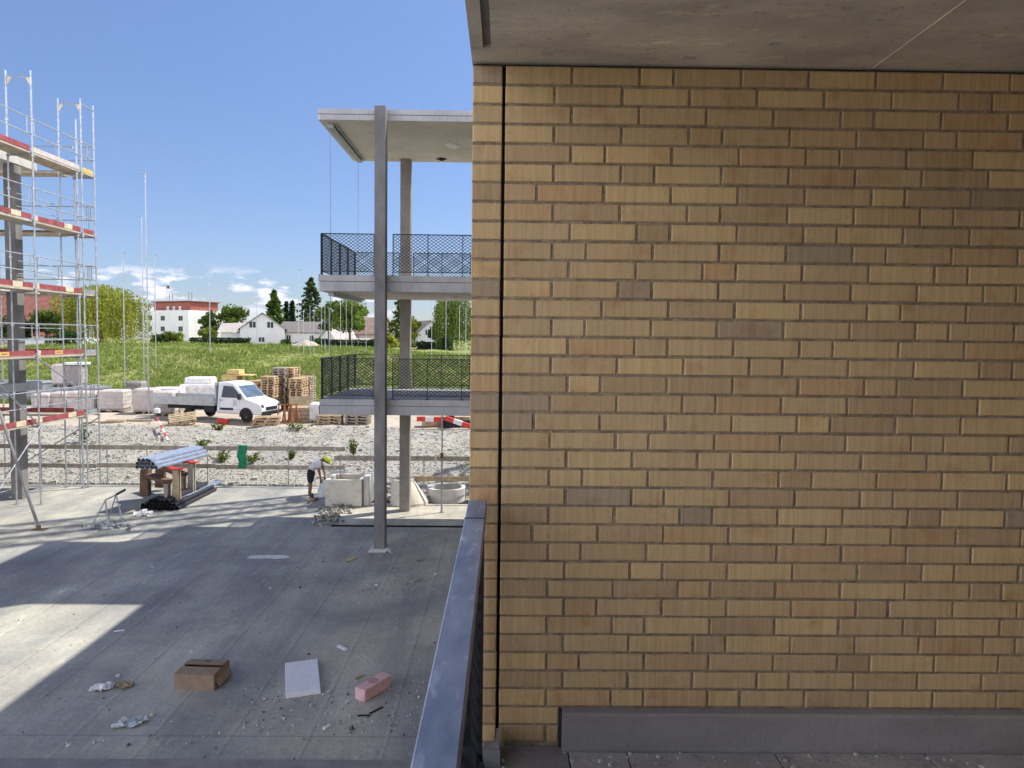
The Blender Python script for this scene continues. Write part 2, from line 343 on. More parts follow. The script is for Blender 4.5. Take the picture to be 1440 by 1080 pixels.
def tag(o, label=None, cat=None, group=None, kind=None):
    if label: o['label'] = label
    if cat: o['category'] = cat
    if group: o['group'] = group
    if kind: o['kind'] = kind
    return o
def thing(name, label, cat, loc=(0, 0, 0), group=None, local=False, rz=0):
    o = bpy.data.objects.new(name, None); COL.objects.link(o); o.location = loc; o.rotation_euler = (0, 0, rz); o.empty_display_size = .2
    ORG[o.name] = V((0, 0, 0)) if local else V(loc)
    return tag(o, label, cat, group)
KIDS = {}
def kids(o):
    return [c for c in COL.objects if c.parent == o]
def dup(o, loc=None, rz=None, label=None, parent=None):
    c = o.copy(); COL.objects.link(c); c.parent = parent
    for ch in kids(o): dup(ch, parent=c)
    if loc is not None: c.location = loc
    if rz is not None: c.rotation_euler = (0, 0, rz) if not isinstance(rz, tuple) else rz
    if label: c['label'] = label
    return c
# ================================================================== SETTING: ground, deck, terrain
def toe(x):                                            # foot of the gravel bank
    t = min(1, max(0, (x+7.0)/2.5)); return 25.0+(22.9-25.0)*t*t*(3-2*t)
def hill(x, y):
    if y < 44: return .78
    t = min(1, (y-44)/30.0); b = .78+2.35*(t*t*(3-2*t)*.6+t*.4)
    def bump(cx, cy, rx, ry, h): return h*math.exp(-((x-cx)/rx)**2-((y-cy)/ry)**2)
    b += bump(-30, 72, 11, 14, .85)+bump(-16, 70, 5.5, 11, .65)+bump(-44, 74, 9, 14, .5)+bump(-9, 82, 9, 12, .15)
    if y > 80: b += .25*min(1, (y-80)/40)
    return b
def ground(x, y):
    t0 = toe(x)
    if y < t0: return -.06
    top = 34.2
    n = noise.noise(V((x*.35, y*.35, 2)))*.34+noise.noise(V((x*1.1, y*1.1, 7)))*.16
    if y < top:
        t = (y-t0)/(top-t0); e = min(1, 4*t, 6*(1-t)+.15)
        return -.06+.84*(t**.92)+n*e+.10*math.sin(t*math.pi)
    return hill(x, y)+n*.3*(1 if y < 44 else min(2.4, 1+(y-44)*.08))
def sheet(name, xs, ys, m, zf=ground):
    b = MB(); n = len(xs)
    b.v = [(x, (y(x) if callable(y) else y), zf(x, (y(x) if callable(y) else y)+1e-4)) for y in ys for x in xs]
    b.f = [(j*n+i, j*n+i+1, (j+1)*n+i+1, (j+1)*n+i) for j in range(len(ys)-1) for i in range(n-1)]
    b.m = [0]*len(b.f); b.c = [(1, 1, 1)]*len(b.v)
    return tag(b.build(name, m, smooth=True), kind='structure')
def lin(a, b, n): return [a+(b-a)*i/n for i in range(n+1)]
XN = [-300, -160, -100, -70, -55, -45] + lin(-38, 12, 200) + [14, 18, 24, 32, 45, 70, 110, 200, 320]
sheet('gravel_bank', XN, [(lambda x, t=t: toe(x)+(34.2-toe(x))*t) for t in lin(0, 1, 48)], 'gravel')
sheet('dirt_yard', XN, lin(34.2, 44, 26), 'dirt')
XM = [-600, -350, -220, -150, -110] + lin(-90, 30, 120) + [36, 45, 60, 90, 150, 300, 600]
sheet('meadow', XM, lin(44, 90, 60)+lin(93, 150, 18)+[160, 180, 210, 250, 300], 'meadow')
XF = [-6000, -3000, -1500, -900, -600, -400, -200, -100, 0, 100, 200, 400, 600, 900, 1500, 3000, 6000]
sheet('far_ground', XF, [300, 380, 500, 800, 1500, 3000, 7000], 'far_ground', lambda x, y: 3.35 if y < 350 else 2.2 if y < 900 else -4)
b = MB(); b.add([(-320, -80, -.75), (320, -80, -.75), (320, 26, -.75), (-320, 26, -.75)], [(0, 1, 2, 3)])
tag(b.build('ground', 'dirt'), kind='structure')
# the poured deck (near slab) and the paler apron beyond the open trench
b = MB(); b.box(-42, -5.2, -6, 24.45, -.40, 0); b.box(-5.2, 12, -6, 19.28, -.40, 0)
tag(b.build('concrete_deck', 'deck_concrete'), kind='structure')
b = MB(); b.box(-4.80, 12, 19.56, 22.15, -.42, -.015)
tag(b.build('concrete_apron', 'apron_concrete'), kind='structure')
b = MB(); b.box(-4.78, 1.4, 19.50, 19.552, -.40, -.02)  # black strip painted in for the shade on the trench's far face
tag(b.build('trench_shade_strip', 'tyre'), 'black strip standing in for shade in the open trench behind the front column', 'shade strip')
b = MB(); b.box(-9, 3, 8.0, 8.52, .004, .012)
tag(b.build('bitumen_strip', 'concrete_dark'), kind='structure')

# ================================================================== OWN BUILDING (the balcony the photo is taken from)
WY = 2.67
XL, XP, XB = -.127, -.018, -.006
ZC, ZF = 6.247, 3.668
own = thing('apartment_building', 'tan brick apartment building with a concrete balcony ceiling, filling the right of the view', 'building', (0, WY, ZF))
ROWS = '''SSHSSSSSH TSSSSSSHS SSSSSHSSS TSSHSSSHS SHSSSHSSS TSHSSSSSS HSSSSSHSS TSSHSSSHSS SSHSSHSSS THSSSSHSS
SSSHSSSHS TSHSSSSSH HSSSSSHSS THSSSSSHS SSHSSHSSS TSSSHSSSH SHSSSSHSS TSSHSSSSS HSSSSHSSS TSHSSSSHS
SSSHSSSSS THSSSHSSS SSHSSSHSS TSSHSSSHS HSSSSHSSS THSSSSSSS SSHSSSSHS TSSHSSSSH SHSSSSHSS TSHSSSSHS
SSSHSSSSH THSSSSHSS SSSSHSSSS TSHSHSSSS SSSSSSSSS THSSSSSSS SSSSSSSSS'''.split()
TW = dict(S=.25, H=.125, T=.1865)
ZT, CP, JT = 6.239, (6.239-3.817)/34, .0095
br = random.Random(5)
def brick_tint(header=False):
    r = br.random()*(1 if header else 1.0)+(0 if header else .055)
    if r < .07: t = (.70, .74, .92)          # grey burnt brick
    elif r < .24: t = (.84, .83, .86)        # brownish
    elif r < .36: t = (.95, .88, .86)        # reddish
    elif r < .58: t = (1.06, 1.06, 1.0)      # clear yellow
    else: t = (.95, .95, .95)
    k = .95+br.random()*.10
    return tuple(c*k for c in t)
def brick(mb, x0, x1, z0, z1, y, d=.012, c=.0035, tint=None):
    tint = tint or brick_tint(x1-x0 < .13); y += br.uniform(-.0015, .0015); j = lambda: br.uniform(-.0009, .0009)
    x0 += j(); x1 += j(); z0 += j(); z1 += j()
    vs = [(x0, y+d, z0), (x1, y+d, z0), (x1, y+d, z1), (x0, y+d, z1), (x0, y+c, z0), (x1, y+c, z0), (x1, y+c, z1), (x0, y+c, z1),
          (x0+c+j(), y+j(), z0+c+j()), (x1-c+j(), y+j(), z0+c+j()), (x1-c+j(), y+j(), z1-c+j()), (x0+c+j(), y+j(), z1-c+j())]
    mb.add(vs, [(0, 1, 5, 4), (1, 2, 6, 5), (2, 3, 7, 6), (3, 0, 4, 7), (4, 5, 9, 8), (5, 6, 10, 9), (6, 7, 11, 10), (7, 4, 8, 11), (8, 9, 10, 11)], 0, tint)
wall = MB(); PLX = .236; XEND = 2.4
for r, seq in enumerate(ROWS):
    z1 = ZT-r*CP-JT/2+br.uniform(-.0008, .0008); z0 = ZT-(r+1)*CP+JT/2
    if z0 < ZF: z0 = ZF-.03
    if z1 < ZF+.02: continue
    x = XB; lim = XEND if r < 34 else PLX-.012
    for ch in seq+'SSHSS':
        w = TW[ch]; x1 = x+w-JT+br.uniform(-.001, .001)
        if x == XB: x0 = XB
        else: x0 = x
        if x0 >= lim-.02: break
        brick(wall, x0, min(x1, lim), z0, z1, WY); x += w
wall.box(XB+.001, XEND, WY+.0055, WY+.11, ZF-.03, ZT-.002, 1)
tag(wall.build('brick_wall', ['brick', 'mortar'], own, color=True), 'wall of tan bricks in irregular running bond with grey burnt headers')
pier = MB()
for r in range(37):
    z1 = ZT-r*CP-JT/2; z0 = ZT-(r+1)*CP+JT/2
    if z1 < ZF+.02: break
    brick(pier, XL, XP, max(z0, ZF-.03), z1, WY)
    y = WY+.012
    vs = [(XL, y, max(z0, ZF-.03)), (XL, y+.24, max(z0, ZF-.03)), (XL, y+.24, z1), (XL, y, z1)]
pier.box(XL+.003, XP-.002, WY+.0055, WY+.26, ZF, ZT-.002, 1)
for r in range(37):
    z1 = ZT-r*CP-JT/2; z0 = max(ZT-(r+1)*CP+JT/2, ZF-.03)
    if z1 < ZF+.02: break
    pier.box(XL, XL+.02, WY+.0135, WY+.27, z0, z1, 0, brick_tint())
tag(pier.build('brick_pier', ['brick', 'mortar'], own, color=True), 'narrow pier of single bricks left of the dark expansion joint')
b = MB(); b.box(XP-.001, XB+.0005, WY+.03, WY+.05, ZF, ZC-.002); b.box(XL, XEND, WY+.02, WY+.04, ZT-.0015, ZC+.006)
b.build('expansion_joint', 'joint_dark', own)
# balcony ceiling slab: drip groove near its free edge, formwork ridge across it
YN = -3.6
b = MB()
b.box(-.130, -.086, YN, WY+.3, ZC, ZC+.34)
b.box(-.086, -.058, WY-.13, WY+.3, ZC, ZC+.34)
b.box(-.086, -.058, YN, WY-.13, ZC+.02, ZC+.34)
b.box(-.058, 3.2, YN, WY+.3, ZC, ZC+.34)
rx = G(1232, 92, ZC).x
b.extrude([(rx-.004, YN, ZC+.002), (rx+.004, YN, ZC+.002), (rx, YN, ZC-.003)], (0, WY-YN-.002, 0))
for _ in range(26):                                    # small spatters of cement on the soffit
    x, y = rnd.uniform(.05, 2.2), rnd.uniform(1.7, 2.6); s = rnd.uniform(.003, .012)
    b.frame((x, y, ZC-.0005), V((s*rnd.uniform(1, 2.2), s*.2, 0)), V((-s*.2, s*rnd.uniform(.4, .9), 0)), V((0, 0, .0012)), 1)
b.build('ceiling_slab', ['concrete_soffit', 'concrete_white'], own)
b = MB(); b.box(-.0845, -.0595, YN, WY-.131, ZC+.012, ZC+.0195); b.build('drip_groove', 'concrete_dark', own)
# balcony floor of concrete tiles on a slab, and the concrete plinth board under the bricks
b = MB(); b.box(-.13, 3.2, YN, WY+.005, ZF-.38, ZF-.045); b.build('floor_slab', 'concrete_edge', own)
b = MB(); b.box(-.115, PLX+.02, YN, WY-.004, ZF-.044, ZF-.006); b.build('gravel_margin', 'concrete_dark', own)
zt = P(790, 995.5, WY).z; yf = G(790, 1004, zt).y
b = MB()
t0 = [PLX+.024]+[G(px, 1070, ZF).x for px in (885, 1096, 1310)]+[2.1, 2.6]
for i in range(len(t0)-1):
    for k in range(6):
        y1 = yf-.006-k*.60
        b.box(t0[i]+.003, t0[i+1]-.003, max(YN, y1-.594), y1, ZF-.044, ZF)
b.build('floor_tile', 'floor_tile', own, bevel=.002)
b = MB()
prof = [(PLX, yf, ZF-.03), (PLX, yf, zt-.008), (PLX, yf+.008, zt), (PLX, WY+.006, zt), (PLX, WY+.006, ZF-.03)]
b.extrude(prof, (XEND-PLX, 0, 0))
b.build('plinth_board', 'concrete_board', own)
b = MB(); b.box(PLX-.0125, PLX-.001, WY-.02, WY+.02, ZF, zt); b.box(PLX, XEND, WY+.0062, WY+.02, zt-.01, zt+.004)
b.build('plinth_gap', 'joint_dark', own)
b = MB()
cr2 = random.Random(3)
for _ in range(46):
    x, y = cr2.uniform(-.05, 1.9), WY-.055-abs(cr2.gauss(0, .07)); s = cr2.uniform(.0015, .006)*(1.6 if cr2.random() < .08 else 1)
    if x < PLX: y = cr2.uniform(2.3, WY-.01)
    if x < -.03: continue
    b.frame((x, y, ZF+s*.5), V((s, s*.3, 0)), V((-s*.4, s, .1*s)), V((0, .1*s, s*.7)), 0)
tag(b.build('mortar_crumb', 'concrete_white', own), kind='stuff')
# recessed glazed front of the loggia and its side wall behind the viewer
b = MB(); b.box(2.4, 2.7, YN, WY-.0, ZF-.03, ZC-.002)
b.build('side_wall', 'wood_dark', own)
b = MB(); b.box(2.385, 2.399, -1.9, 1.6, ZF+.06, ZC-.3); b.build('window', 'window_dark', own)
b = MB(); b.box(-.128, 2.4, YN-.3, YN-.002, ZF-.38, ZC+.3); b.build('rear_wall', 'concrete_rear', own)
# storeys below and above, the wing that runs back behind the brick wall, and the flat roof
b = MB(); b.box(-.10, 3.2, YN, WY+.3, -.4, ZF-.39); b.box(-.09, 14, WY+.3, 17.1, -.4, 10.2)
b.box(-.10, 14, -16, YN-.31, -.4, 10.2); b.box(3.21, 14, YN-.3, WY+.29, -.4, 10.2); b.box(1.2, 3.2, YN, WY+.29, ZC+.35, 10.2)
b.build('wall', 'brick_cladding', own)
for zf in (.3, 3.67, 6.7):
    for y in (4.6, 7.4, 10.2, 13.0, 15.4):
        b = MB(); b.box(-.105, -.091, y-.75, y-.68, zf+.5, zf+2.3); b.box(-.105, -.091, y+.68, y+.75, zf+.5, zf+2.3); b.box(-.105, -.091, y-.68, y+.68, zf+2.23, zf+2.3); b.box(-.105, -.091, y-.68, y+.68, zf+.5, zf+.57)
        wf = b.build('window_frame', 'rail_black', own)
        b = MB(); b.box(-.099, -.0915, y-.68, y+.68, zf+.57, zf+2.23); b.build('pane', 'window_dark', wf)
b = MB(); b.box(-.13, 14.2, -16.2, 17.405, 10.21, 10.66); b.build('roof', 'concrete_edge', own)

# railing of this balcony: flat painted handrail, end post, posts and expanded-metal infill seen almost edge-on
def diamond_mesh(mb, a, u, w, hgt, pitch=.11, hp=.075, t=.006, depth=.012):
    """expanded metal panel: strands crossing in two diagonals; a = lower corner, u = unit vector along the panel"""
    a = V(a); u = V(u); z = V((0, 0, 1)); n = u.cross(z)
    sl = hp/pitch
    for sgn, off in ((1, .0), (-1, .0012)):
        k0 = -int(hgt/sl/pitch)-1; k1 = int(w/pitch)+1
        for k in range(k0-1, k1+int(hgt/sl/pitch)+2):
            x0 = k*pitch; pts = []
            # line x = x0 + sgn*zz/sl
            for zz in (0, hgt): pts.append((x0+sgn*zz/sl, zz))
            (xa, za), (xb, zb) = pts
            def clip(x):
                return za+(x-xa)*(zb-za)/(xb-xa)
            lo, hi = max(0, min(xa, xb)), min(w, max(xa, xb))
            if hi-lo < .01: continue
            p = a+u*lo+z*clip(lo)+n*off; q = a+u*hi+z*clip(hi)+n*off
            mb.bar(p, q, depth, t, 0, up=z)
rail = MB()
rail.box(XL+.001, -.0585, YN, WY-.075, 4.598, 4.638)
bal = thing('balcony_railing', None, None, (0, 0, ZF)); bal.parent = own; bal.location = (0, -WY, 0); ORG[bal.name] = V((0, 0, ZF))
tag(rail.build('handrail', 'rail_blue', bal, bevel=.003), 'dusty blue grey flat handrail')
b = MB(); b.box(XL+.0005, -.058, WY-.34, WY-.332, 4.597, 4.6395); b.build('rail_splice', 'rail_black', bal)
for y in (WY-.10, 1.55, .55, -.45, -1.45, -2.45, -3.45):
    b = MB(); b.box(-.104, -.066, y-.006, y+.006, ZF-.12, 4.598); b.build('post', 'rail_black', bal)
b = MB()
for i in range(6):
    y0 = (WY-.10, 1.55, .55, -.45, -1.45, -2.45, -3.45)[i+1]; y1 = (WY-.10, 1.55, .55, -.45, -1.45, -2.45)[i]
    diamond_mesh(b, (-.088, y0+.01, ZF+.02), (0, 1, 0), y1-y0-.02, .90, .10, .07, .008, .005)
    b.box(-.098, -.076, y0+.006, y1-.006, ZF+.0, ZF+.02); b.box(-.098, -.076, y0+.006, y1-.006, ZF+.905, ZF+.93)
b.build('mesh_infill', 'rail_black', bal)
b = MB(); b.box(-.06, .0, WY-.14, WY-.09, ZF-.03, ZF+.06); b.box(-.017, -.004, WY-.13, WY-.02, ZF-.03, ZF+.075); b.build('post_bracket', 'galv_dull', bal)

# ================================================================== BALCONY BLOCK OPPOSITE
D0, D1, BX0, BX1 = 17.42, 21.45, -4.53, 2.6
blk = thing('balcony_block', 'pale concrete balcony block with slender columns, two mesh-railed balconies and a flat roof', 'building', (-1, 19.4, 0))
def slab(name, x0, z0, z1, zg, mats, lab=None):
    b = MB(); b.box(x0, BX1, D0, D1, z0, zg-.012); b.box(x0+.02, BX1, D0+.02, D1-.02, zg-.012, zg, 1); b.box(x0-.012, BX1, D0-.012, D1+.012, zg, z1, 2)
    o = b.build(name, mats, blk)
    return tag(o, lab) if lab else o
roof = slab('roof_slab', BX0, 10.40, 10.66, 10.54, ['concrete_pale', 'joint_dark', 'concrete_edge'], 'flat roof slab with a pale soffit and grey fascia')
up = slab('balcony_slab', BX0, 6.31, 6.70, 6.55, ['concrete_pale', 'joint_dark', 'concrete_edge'], 'upper balcony floor slab')
lo = slab('balcony_slab', BX0+.02, 3.29, 3.67, 3.52, ['concrete_pale', 'joint_dark', 'concrete_edge'], 'lower balcony floor slab')
# grey fascia skins on the visible slab edges
for (z0, z1, sl) in ((10.40, 10.54, roof), (6.31, 6.55, up), (3.29, 3.52, lo)):
    b = MB(); b.box(BX0+.03, BX1, D0-.006, D0-.001, z0, z1-.013); b.box(BX0-.004, BX0-.001, D0, D1, z0, z1-.013); b.build('fascia', 'concrete_edge', sl)
c1 = MB(); c1.box(-3.125, -2.865, 17.10, 17.41, .03, 10.66); c1 = tag(c1.build('column', 'concrete_column', blk, bevel=.008), 'front column of dark grey concrete running past both balconies')
b = MB(); b.add([(-3.26, 16.98, 0), (-2.68, 16.98, 0), (-2.68, 17.52, 0), (-3.26, 17.52, 0), (-3.20, 17.03, .06), (-2.74, 17.03, .06), (-2.74, 17.48, .06), (-3.20, 17.48, .06)],
                [(0, 1, 5, 4), (1, 2, 6, 5), (2, 3, 7, 6), (3, 0, 4, 7), (4, 5, 6, 7)]); b.build('grout_pad', 'concrete_white', c1)
b = MB()
for z0, z1 in ((0, 3.29), (3.67, 6.31), (6.70, 10.40)): b.box(-3.10, -2.80, 21.10, 21.42, z0-.01, z1)
tag(b.build('column', 'concrete_rear', blk, bevel=.008), 'rear column of pale concrete, sunlit on its right side')
b = MB(); b.box(1.5, 9, 17.5, 21.3, -.3, 10.39); b.build('wall', 'plaster_beige', blk)
b = MB(); b.lathe([(.0, 10.335), (.17, 10.345), (.19, 10.40), (.0, 10.40)], (-1.45, 19.5, 0), 16); b.build('ceiling_lamp', 'safety_white', roof)
b = MB(); b.lathe([(.0, 6.27), (.17, 6.275), (.19, 6.31), (.0, 6.31)], (-1.45, 19.5, 0), 16); b.build('ceiling_lamp', 'safety_white', up)
b = MB(); b.box(-1.95, -1.82, 20.9, 21.0, 10.33, 10.40); b.box(-2.03, -1.74, 20.93, 20.97, 10.355, 10.385); b.build('junction_box', 'truck_black', roof)
for zs, pr in ((10.40, roof), (6.31, up)):
    b = MB(); b.box(BX0+.16, BX0+.30, D0+.28, D1-.22, zs-.10, zs); b.box(BX0+.34, BX0+.37, D0+.28, D1-.22, zs-.05, zs); b.build('blind_track', 'galv_dull', pr)
    for y in (D0+.35, D1-.35):
        b = MB(); b.tube((BX0+.2, y, zs-.1), (BX0+.2, y, zs-(3.69 if zs > 8 else 2.63)), .006, 4); b.build('guide_wire', 'galv_dull', pr)
b = MB(); b.extrude([(-2.62, 19.0, 10.66), (-2.30, 19.0, 10.66), (-2.50, 19.0, 11.0)], (0, .3, 0)); b.build('roof_wedge', 'wood_board', roof)
def railing(zf, lab):
    r = thing('balcony_railing', lab, None, (0, 0, 0)); r.parent = blk; r.location = (1, -19.4, 0); ORG[r.name] = V((0, 0, 0))
    if not lab: pass
    H = 1.0; y0, y1, x0, x1 = D0+.07, D1-.07, BX0+.05, BX1-1.1
    def run(p, q, ends=(True, True)):
        p, q = V(p), V(q); u = (q-p).normalized(); w = (q-p).length; n = max(1, round(w/.86))
        for i in range(n+1):
            c = p+u*(w*i/n); b = MB()
            b.frame(c+V((0, 0, H/2+.01)), u*.008, u.cross(V((0, 0, 1)))*.028, V((0, 0, H/2-.01)))
            b.frame(c+V((0, 0, .006)), u*.05, u.cross(V((0, 0, 1)))*.05, V((0, 0, .006)))
            b.build('post', 'rail_black', r)
        b = MB(); b.bar(p+V((0, 0, H)), q+V((0, 0, H)), .05, .022); b.build('top_rail', 'rail_black', r); b = MB(); b.bar(p+V((0, 0, .09)), q+V((0, 0, .09)), .02, .02); b.build('bottom_rail', 'rail_black', r)
        b = MB(); diamond_mesh(b, p+V((0, 0, .1)), u, w, H-.12, .11, .08, .013, .006); b.build('mesh_infill', 'rail_black', r)
    run((x0, y0, zf), (-3.20, y0, zf)); run((-2.74, y0, zf), (x1, y0, zf))
    run((x0, y0+.02, zf), (x0, y1-.02, zf))
    run((x0, y1, zf), (-3.16, y1, zf)); run((-2.74, y1, zf), (x1, y1, zf))
railing(6.70, 'black mesh railing of the upper balcony'); railing(3.67, 'black mesh railing of the lower balcony')

# steel shoring prop under the lower balcony
pb = G(621, 720, 0)
t = thing('shoring_prop', 'thin steel shoring prop standing under the lower balcony', 'prop', (pb.x, pb.y, 0))
b = MB(); b.tube((pb.x, pb.y, .01), (pb.x, pb.y, 1.7), .030, 8); b.build('outer_tube', 'galv_dull', t)
b = MB(); b.tube((pb.x, pb.y, 1.7), (pb.x, pb.y, 3.27), .022, 8); b.build('inner_tube', 'galv', t)
b = MB(); b.tube((pb.x, pb.y, 1.62), (pb.x, pb.y, 1.78), .05, 8); b.tube((pb.x-.12, pb.y, 1.72), (pb.x+.12, pb.y, 1.72), .01, 5); b.build('collar', 'wood_dark', t)
b = MB(); b.box(pb.x-.06, pb.x+.06, pb.y-.06, pb.y+.06, -.012, .008); b.build('foot_plate', 'galv_dull', t)
# slatted raking struts seen between the two columns
a0, a1 = P(559, 588, 21.0), P(543, 665, 20.6)

# tower crane further right: its lattice mast throws the streaked shade across the deck
cx, cy, hw, CH = 5.0, 28.25, .85, 38
t = thing('tower_crane', 'tall lattice tower crane standing behind the brick building', 'crane', (cx, cy, 0))
b = MB()
for sx in (-1, 1):
    for sy in (-1, 1): b.box(cx+sx*hw-.09, cx+sx*hw+.09, cy+sy*hw-.09, cy+sy*hw+.09, -.3, CH)
for i in range(int(CH/1.7)):
    z = i*1.7
    for (ax, ay, bx, by) in ((-1, -1, 1, -1), (1, -1, 1, 1), (1, 1, -1, 1), (-1, 1, -1, -1)):
        s = 1 if i % 2 else -1
        b.bar((cx+ax*hw, cy+ay*hw, z+(0 if s > 0 else 1.7)), (cx+bx*hw, cy+by*hw, z+(1.7 if s > 0 else 0)), .07, .07)
        b.bar((cx+ax*hw, cy+ay*hw, z), (cx+bx*hw, cy+by*hw, z), .06, .06)
b.build('mast', 'label_yellow', t)
b = MB(); b.box(cx-14, cx+34, cy-.5, cy+.5, CH, CH+.25); b.box(cx-14, cx-10, cy-.8, cy+.8, CH-1.6, CH); b.bar((cx, cy, CH), (cx, cy, CH+6), .6, .6); b.build('jib', 'label_yellow', t)
# ================================================================== SCAFFOLD AND CONCRETE FRAME AT THE LEFT
XO, XI, YS, YC = -14.02, -14.75, (19.05, 21.5, 23.95), 24.68
LV = [2.42, 4.45, 6.47, 8.49, 10.5]; TOP = 12.9
sc = thing('scaffold', 'galvanised tube scaffold with red toe boards standing at the left edge', 'scaffold', (XO, 22, 0))
def standard(x, y, z1=TOP):
    b = MB(); b.tube((x, y, .03), (x, y, z1), .026, 8)
    for z in [l+d for l in LV for d in (-.06, .98)]: b.tube((x, y, z-.035), (x, y, z+.035), .045, 8)
    o = b.build('standard', 'galv', sc)
    b = MB(); b.box(x-.08, x+.08, y-.08, y+.08, 0, .012); b.tube((x, y, .012), (x, y, .12), .018, 6); b.build('base_jack', 'galv_dull', o)
for y in YS: standard(XO, y); standard(XI, y)
standard(XO, YC); standard(XI+.05, YC, 10.3); standard(-17.3, YC); standard(XO-.09, YS[2]-.12, 12.2)
for y in YS:                                            # frame heads with corner gussets
    b = MB(); b.tube((XI, y, TOP-.18), (XO, y, TOP-.18), .022, 6)
    for x, s in ((XI, 1), (XO, -1)): b.extrude([(x, y-.006, TOP-.2), (x+s*.16, y-.006, TOP-.2), (x+s*.04, y-.006, TOP-.42), (x, y-.006, TOP-.42)], (0, .012, 0), 1)
    b.build('frame_head', ['galv', 'toe_cream'], sc)
b = MB(); b.tube((XO, YS[2], TOP-.18), (XO, YC, TOP-.18), .022, 6); b.build('frame_head', 'galv', sc)
for k, z in enumerate(LV):
    for j in range(2):
        y0, y1 = YS[j], YS[j+1]
        for i in range(2):
            x0 = XI+.03+i*.34
            b = MB(); b.box(x0, x0+.32, y0+.03, y1-.03, z, z+.055); b.build('platform', 'plank', sc)
        # toe board on the outer side, red with bare ends
        zz = z+.06+rnd.uniform(0, .02); b = MB(); w = (y1-y0)-.14
        faded = 3 if (k == 4 and j == 1) else 0
        b.box(XO-.055, XO-.028, y0+.07, y0+.07+w*.06, zz, zz+.15, 1)
        b.box(XO-.055, XO-.028, y0+.07+w*.06, y0+.07+w*.62, zz, zz+.15, faded)
        b.box(XO-.055, XO-.028, y0+.07+w*.62, y0+.07+w*.80, zz, zz+.15, 1 if k in (0, 2, 3) else faded)
        b.box(XO-.055, XO-.028, y0+.07+w*.80, y0+.07+w, zz, zz+.15, faded)
        if k == 1: b.box(XO-.029, XO-.024, y0+.07+w*.35, y0+.07+w*.52, zz+.02, zz+.13, 2); b.box(XO-.025, XO-.0225, y0+.07+w*.38, y0+.07+w*.49, zz+.06, zz+.09, 0)
        b.build('toe_board', ['toe_red', 'toe_cream', 'label_yellow', 'wrap_pink'], sc)
        # double guardrail frame
        for dz in (.56, 1.02):
            b = MB(); b.tube((XO-.04, y0, z+dz), (XO-.04, y1, z+dz), .017, 6); b.build('guardrail', 'galv', sc)
        for yy in (y0+.16, y1-.16):
            b = MB(); b.tube((XO-.04, yy, z+.56), (XO-.04, yy, z+1.02), .014, 6); b.build('guardrail_upright', 'galv', sc)
        if k in (1, 2, 3) and j == 1:
            for dz in (.52, .9):
                b = MB(); b.tube((XI+.02, y0+.3, z+dz), (XI+.02, y1-.1, z+dz), .013, 6); b.build('guardrail', 'galv_dull', sc)
    for y in YS:
        b = MB(); b.box(XI, XO, y-.025, y+.025, z-.07, z-.012); b.build('transom', 'galv_dull', sc)
    # corner bay and the run along the far side
    b = MB(); b.box(XI+.03, XO-.03, YS[2]+.06, YC-.06, z+.002, z+.055); b.build('platform', 'plank', sc)
    b = MB(); b.box(XO-.05, XO-.025, YS[2]+.06, YC-.06, z+.06, z+.20); b.build('toe_board', 'label_yellow' if k == 4 else 'toe_red' if k == 3 else 'galv_dull', sc)
    for dz in (.56, 1.02):
        b = MB(); b.tube((XO, YS[2], z+dz), (XO, YC, z+dz), .016, 6); b.build('guardrail', 'galv', sc)
        b = MB(); b.tube((-18, YC, z+dz), (XO, YC, z+dz), .017, 6); b.build('guardrail', 'galv_dull', sc)
    for x in (-15.3, -14.3, -14.17):
        b = MB(); b.tube((x, YC-.01, z+.56), (x, YC-.01, z+1.02), .014, 6); b.build('guardrail_upright', 'galv_dull', sc)
    b = MB(); b.tube((XO, YS[2]+.35, z+.2), (XO, YS[2]+.35, z+1.02), .013, 6); b.build('guardrail_upright', 'galv_dull', sc)
    b = MB(); b.box(-18, XI-.1, YS[2]+.06, YC-.08, z-.02, z+.045); b.build('platform', 'plank', sc)
    b = MB(); b.box(-18, XI-.1, YC-.07, YC-.045, z+.05, z+.2); b.build('toe_board', 'toe_red' if k < 3 else 'wood_dark', sc)
    b = MB(); b.bar((XO, YC, z-.02), (XI, YC, z-.02), .04, .05); b.build('transom', 'galv_dull', sc)
for (p, q, m) in (((XO+.03, YS[0], .3), (XO+.03, YS[1], 2.4), 'galv'), ((XO+.03, YS[1], 2.38), (XO+.03, YS[0], 4.4), 'galv'),
                  ((XI, YC+.03, .25), (-17.3, YC+.03, 1.5), 'galv_dull'), ((XO, YC+.03, 2.3), (-17.3, YC+.03, .3), 'galv_dull'), ((XO, YC, .5), (XI, YC, .3), 'galv'),
                  ((-16.2, YC+.04, 4.4), (XI, YC+.04, 3.3), 'galv_dull'), ((XI, YC+.02, .55), (XI-1.4, YC+.02, .55), 'galv_dull'), ((XO, YS[2], .3), (XO, YC, .55), 'galv'),
                  ((XO-.3, YS[0]+.6, 10.9), (XO-.2, YS[0]+1.35, 11.6), 'rail_black')):
    b = MB(); b.tube(p, q, .021, 6); b.build('diagonal_brace', m, sc)
# raking shore between deck and scaffold
f = G(54, 745); tp = V((XO+.05, 19.75, 3.05))
t = thing('raking_shore', 'dark leaning push-pull shore with its foot plate on the deck beside the scaffold', 'prop', (f.x, f.y, 0))
b = MB(); b.tube(f+V((0, 0, .08)), tp, .04, 8); b.build('tube', 'concrete_dark', t)
b = MB(); b.box(f.x-.16, f.x+.2, f.y-.1, f.y+.1, 0, .015); b.box(f.x-.05, f.x+.05, f.y-.03, f.y+.03, .015, .12); b.build('foot_plate', 'wood_dark', t)

